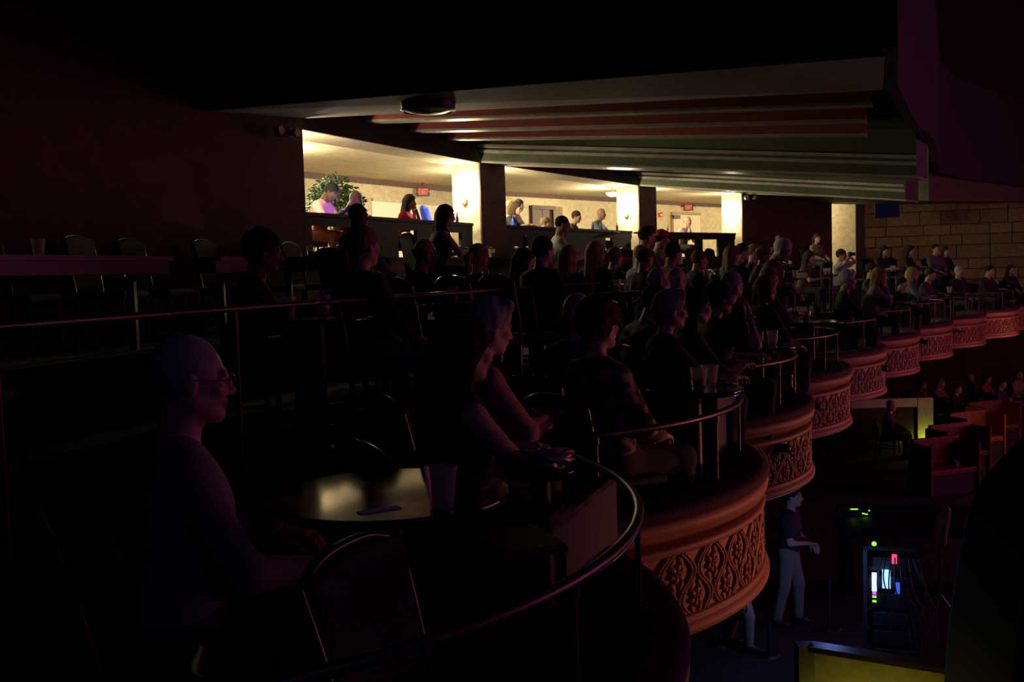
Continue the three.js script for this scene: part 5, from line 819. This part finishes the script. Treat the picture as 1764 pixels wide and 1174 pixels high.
    for (let i = 0; i < 28; i++) mesh('fader', box(0.014, 0.02, 0.03, -0.85 + i * 0.063, 0.93, 0.1 + 0.12 * Math.sin(i * 1.7)), M.steel, g); }
  { const p = onFloor(1620, 1095), g = thing('tripod_stand', 'black tripod stand with a cream cloth and shiny clamp', 'stand'); g.position.copy(p); mesh('pole', cyl(0.015, 0.012, 1.55, 0, 0.8, 0, 10), M.steel, g); for (let i = 0; i < 3; i++) { const a = i * 2.09 + 0.4; mesh('leg', tube([V(0, 0.5, 0), V(Math.cos(a) * 0.35, 0.01, Math.sin(a) * 0.35)], 0.012, 3, 6), M.steel, g); }
    const f = new Field([-0.16, 0.95, -0.08], [0.22, 1.6, 0.1], 0.014); f.cap(V(0.06, 1.5, 0), V(0.02, 1.12, 0), 0.06, 0.05, 0.03).cap(V(-0.02, 1.4, 0.01), V(-0.06, 1.1, 0), 0.04, 0.035, 0.03).map((x, y, z, v) => v - 0.014 * (noise(x * 28 + 9, y * 9 + 9, z * 28 + 9) - 0.5)); mesh('cloth', f.geo(), pm([0.4, 0.36, 0.22], 0.9), g); }
  { const p = onFloor(1430, 1082), g = thing('microphone_stand', 'thin upright microphone stand beside the man in the black T-shirt', 'stand'); g.position.copy(p); mesh('pole', cyl(0.01, 0.01, 0.6, 0, 0.3, 0, 8), M.steel, g); mesh('base', cyl(0.14, 0.12, 0.02, 0, 0.01, 0, 24), M.black, g); }
  { const a = onFloor(1238, 1110), b = onFloor(1325, 1128), g = thing('belt_barrier', 'low black belt barrier before the man in khaki trousers', 'barrier'); for (const p of [a, b]) mesh('post', mergeGeometries([cyl(0.02, 0.02, 0.42, p.x, 0.21, p.z, 10), cyl(0.12, 0.1, 0.02, p.x, 0.01, p.z, 20)]), M.black, g); mesh('belt', seg([a.x, -a.z], [b.x, -b.z], 0.34, 0.4, 0.004, 0.004), M.black, g); }
  // booths lit from the stage side
  const bm_ = mat([0.3, 0.07, 0.03], 0.5, { map: T.wood });
  [[1628, 846, 'nearest the mixing desk'], [1652, 815, 'second from the mixing desk'], [1682, 788, 'third from the mixing desk'], [1712, 765, 'fourth from the mixing desk']].forEach(([px, py, t], i) => {
    const p = onFloor(px, py), g = thing('booth_seat', 'red-brown wooden booth bench in the stalls, ' + t, 'bench', 'booth benches in the stalls'); g.position.copy(p); g.rotation.y = 0.35 + i * 0.03;
    mesh('seat', rbox(1.1, 0.12, 0.5, 0.03, 0, 0.42, 0), bm_, g); mesh('back', rbox(1.1, 0.55, 0.08, 0.03, 0, 0.74, -0.26), bm_, g); mesh('base', box(1.06, 0.36, 0.44, 0, 0.18, 0), M.black, g); for (const s of [-1, 1]) mesh('end_panel', rbox(0.06, 0.95, 0.6, 0.02, s * 0.57, 0.475, -0.02), bm_, g);
    cup(p.x + 0.2, 0.48, p.z + 0.05, 'pale cup left on the booth bench ' + t, [0.5, 0.4, 0.3]);
  });
  { const p = onFloor(1815, 800), g = thing('unseen_floor_lantern', 'unseen orange floor lantern lighting the booth benches', 'lamp'); g.position.copy(p); mesh('base', cyl(0.1, 0.08, 0.9, 0, 0.45, 0, 16), M.black, g); mesh('shade', cyl(0.1, 0.1, 0.2, 0, 1.0, 0, 20), mat([0.6, 0.3, 0.1], 0.7, { emissive: new THREE.Color(1, 0.35, 0.06), emissiveIntensity: 0.5 }), g); const l = new THREE.PointLight(new THREE.Color().setRGB(1, 0.38, 0.08), K.stalls, 0, 2); l.position.set(-0.25, 1.05, 0.1); l.castShadow = true; l.shadow.radius = 4; g.add(l); }  // out of view, placed to give the booth benches their orange light
  // stalls tables and chairs under the far balcony
  for (const [px, py, d, t] of [[1600, 690, 23.8, 'woman in dusky pink'], [1690, 690, 23.6, 'man in black'], [1742, 690, 25.0, 'blonde woman in cream']]) { const p = at(px, py, d); roundTable(p.x, 0, p.z, 0.45, 'round stalls table beside the ' + t); cup(p.x, 0.76, p.z, 'cup on the stalls table beside the ' + t, null); }
  // big black draped stack at the right
  { const o = [[1905, 700], [1764, 757], [1722, 798], [1692, 833], [1672, 880], [1655, 960], [1640, 1060], [1632, 1160], [1905, 1160]].map(([x, y]) => at(x, y, 7.98)), s = new THREE.Shape(o.map(p => new THREE.Vector2(p.x, p.y))), e = new THREE.ExtrudeGeometry(s, { depth: 1.0, bevelEnabled: true, bevelSize: 0.05, bevelThickness: 0.08, bevelSegments: 3 }), g = thing('draped_stack', 'tall equipment stack under a black drape beside the booth benches', 'drape');
    e.translate(0, 0, -7.9); mesh('drape', e, mat([0.008, 0.008, 0.012], 0.95, { map: T.cloth }), g); const y0 = Math.min(...o.map(p => p.y)); mesh('base', box(1.2, y0, 0.9, o[7].x + 0.75, y0 / 2, -7.4), M.black, g); }
}
renderer.render(scene, camera);
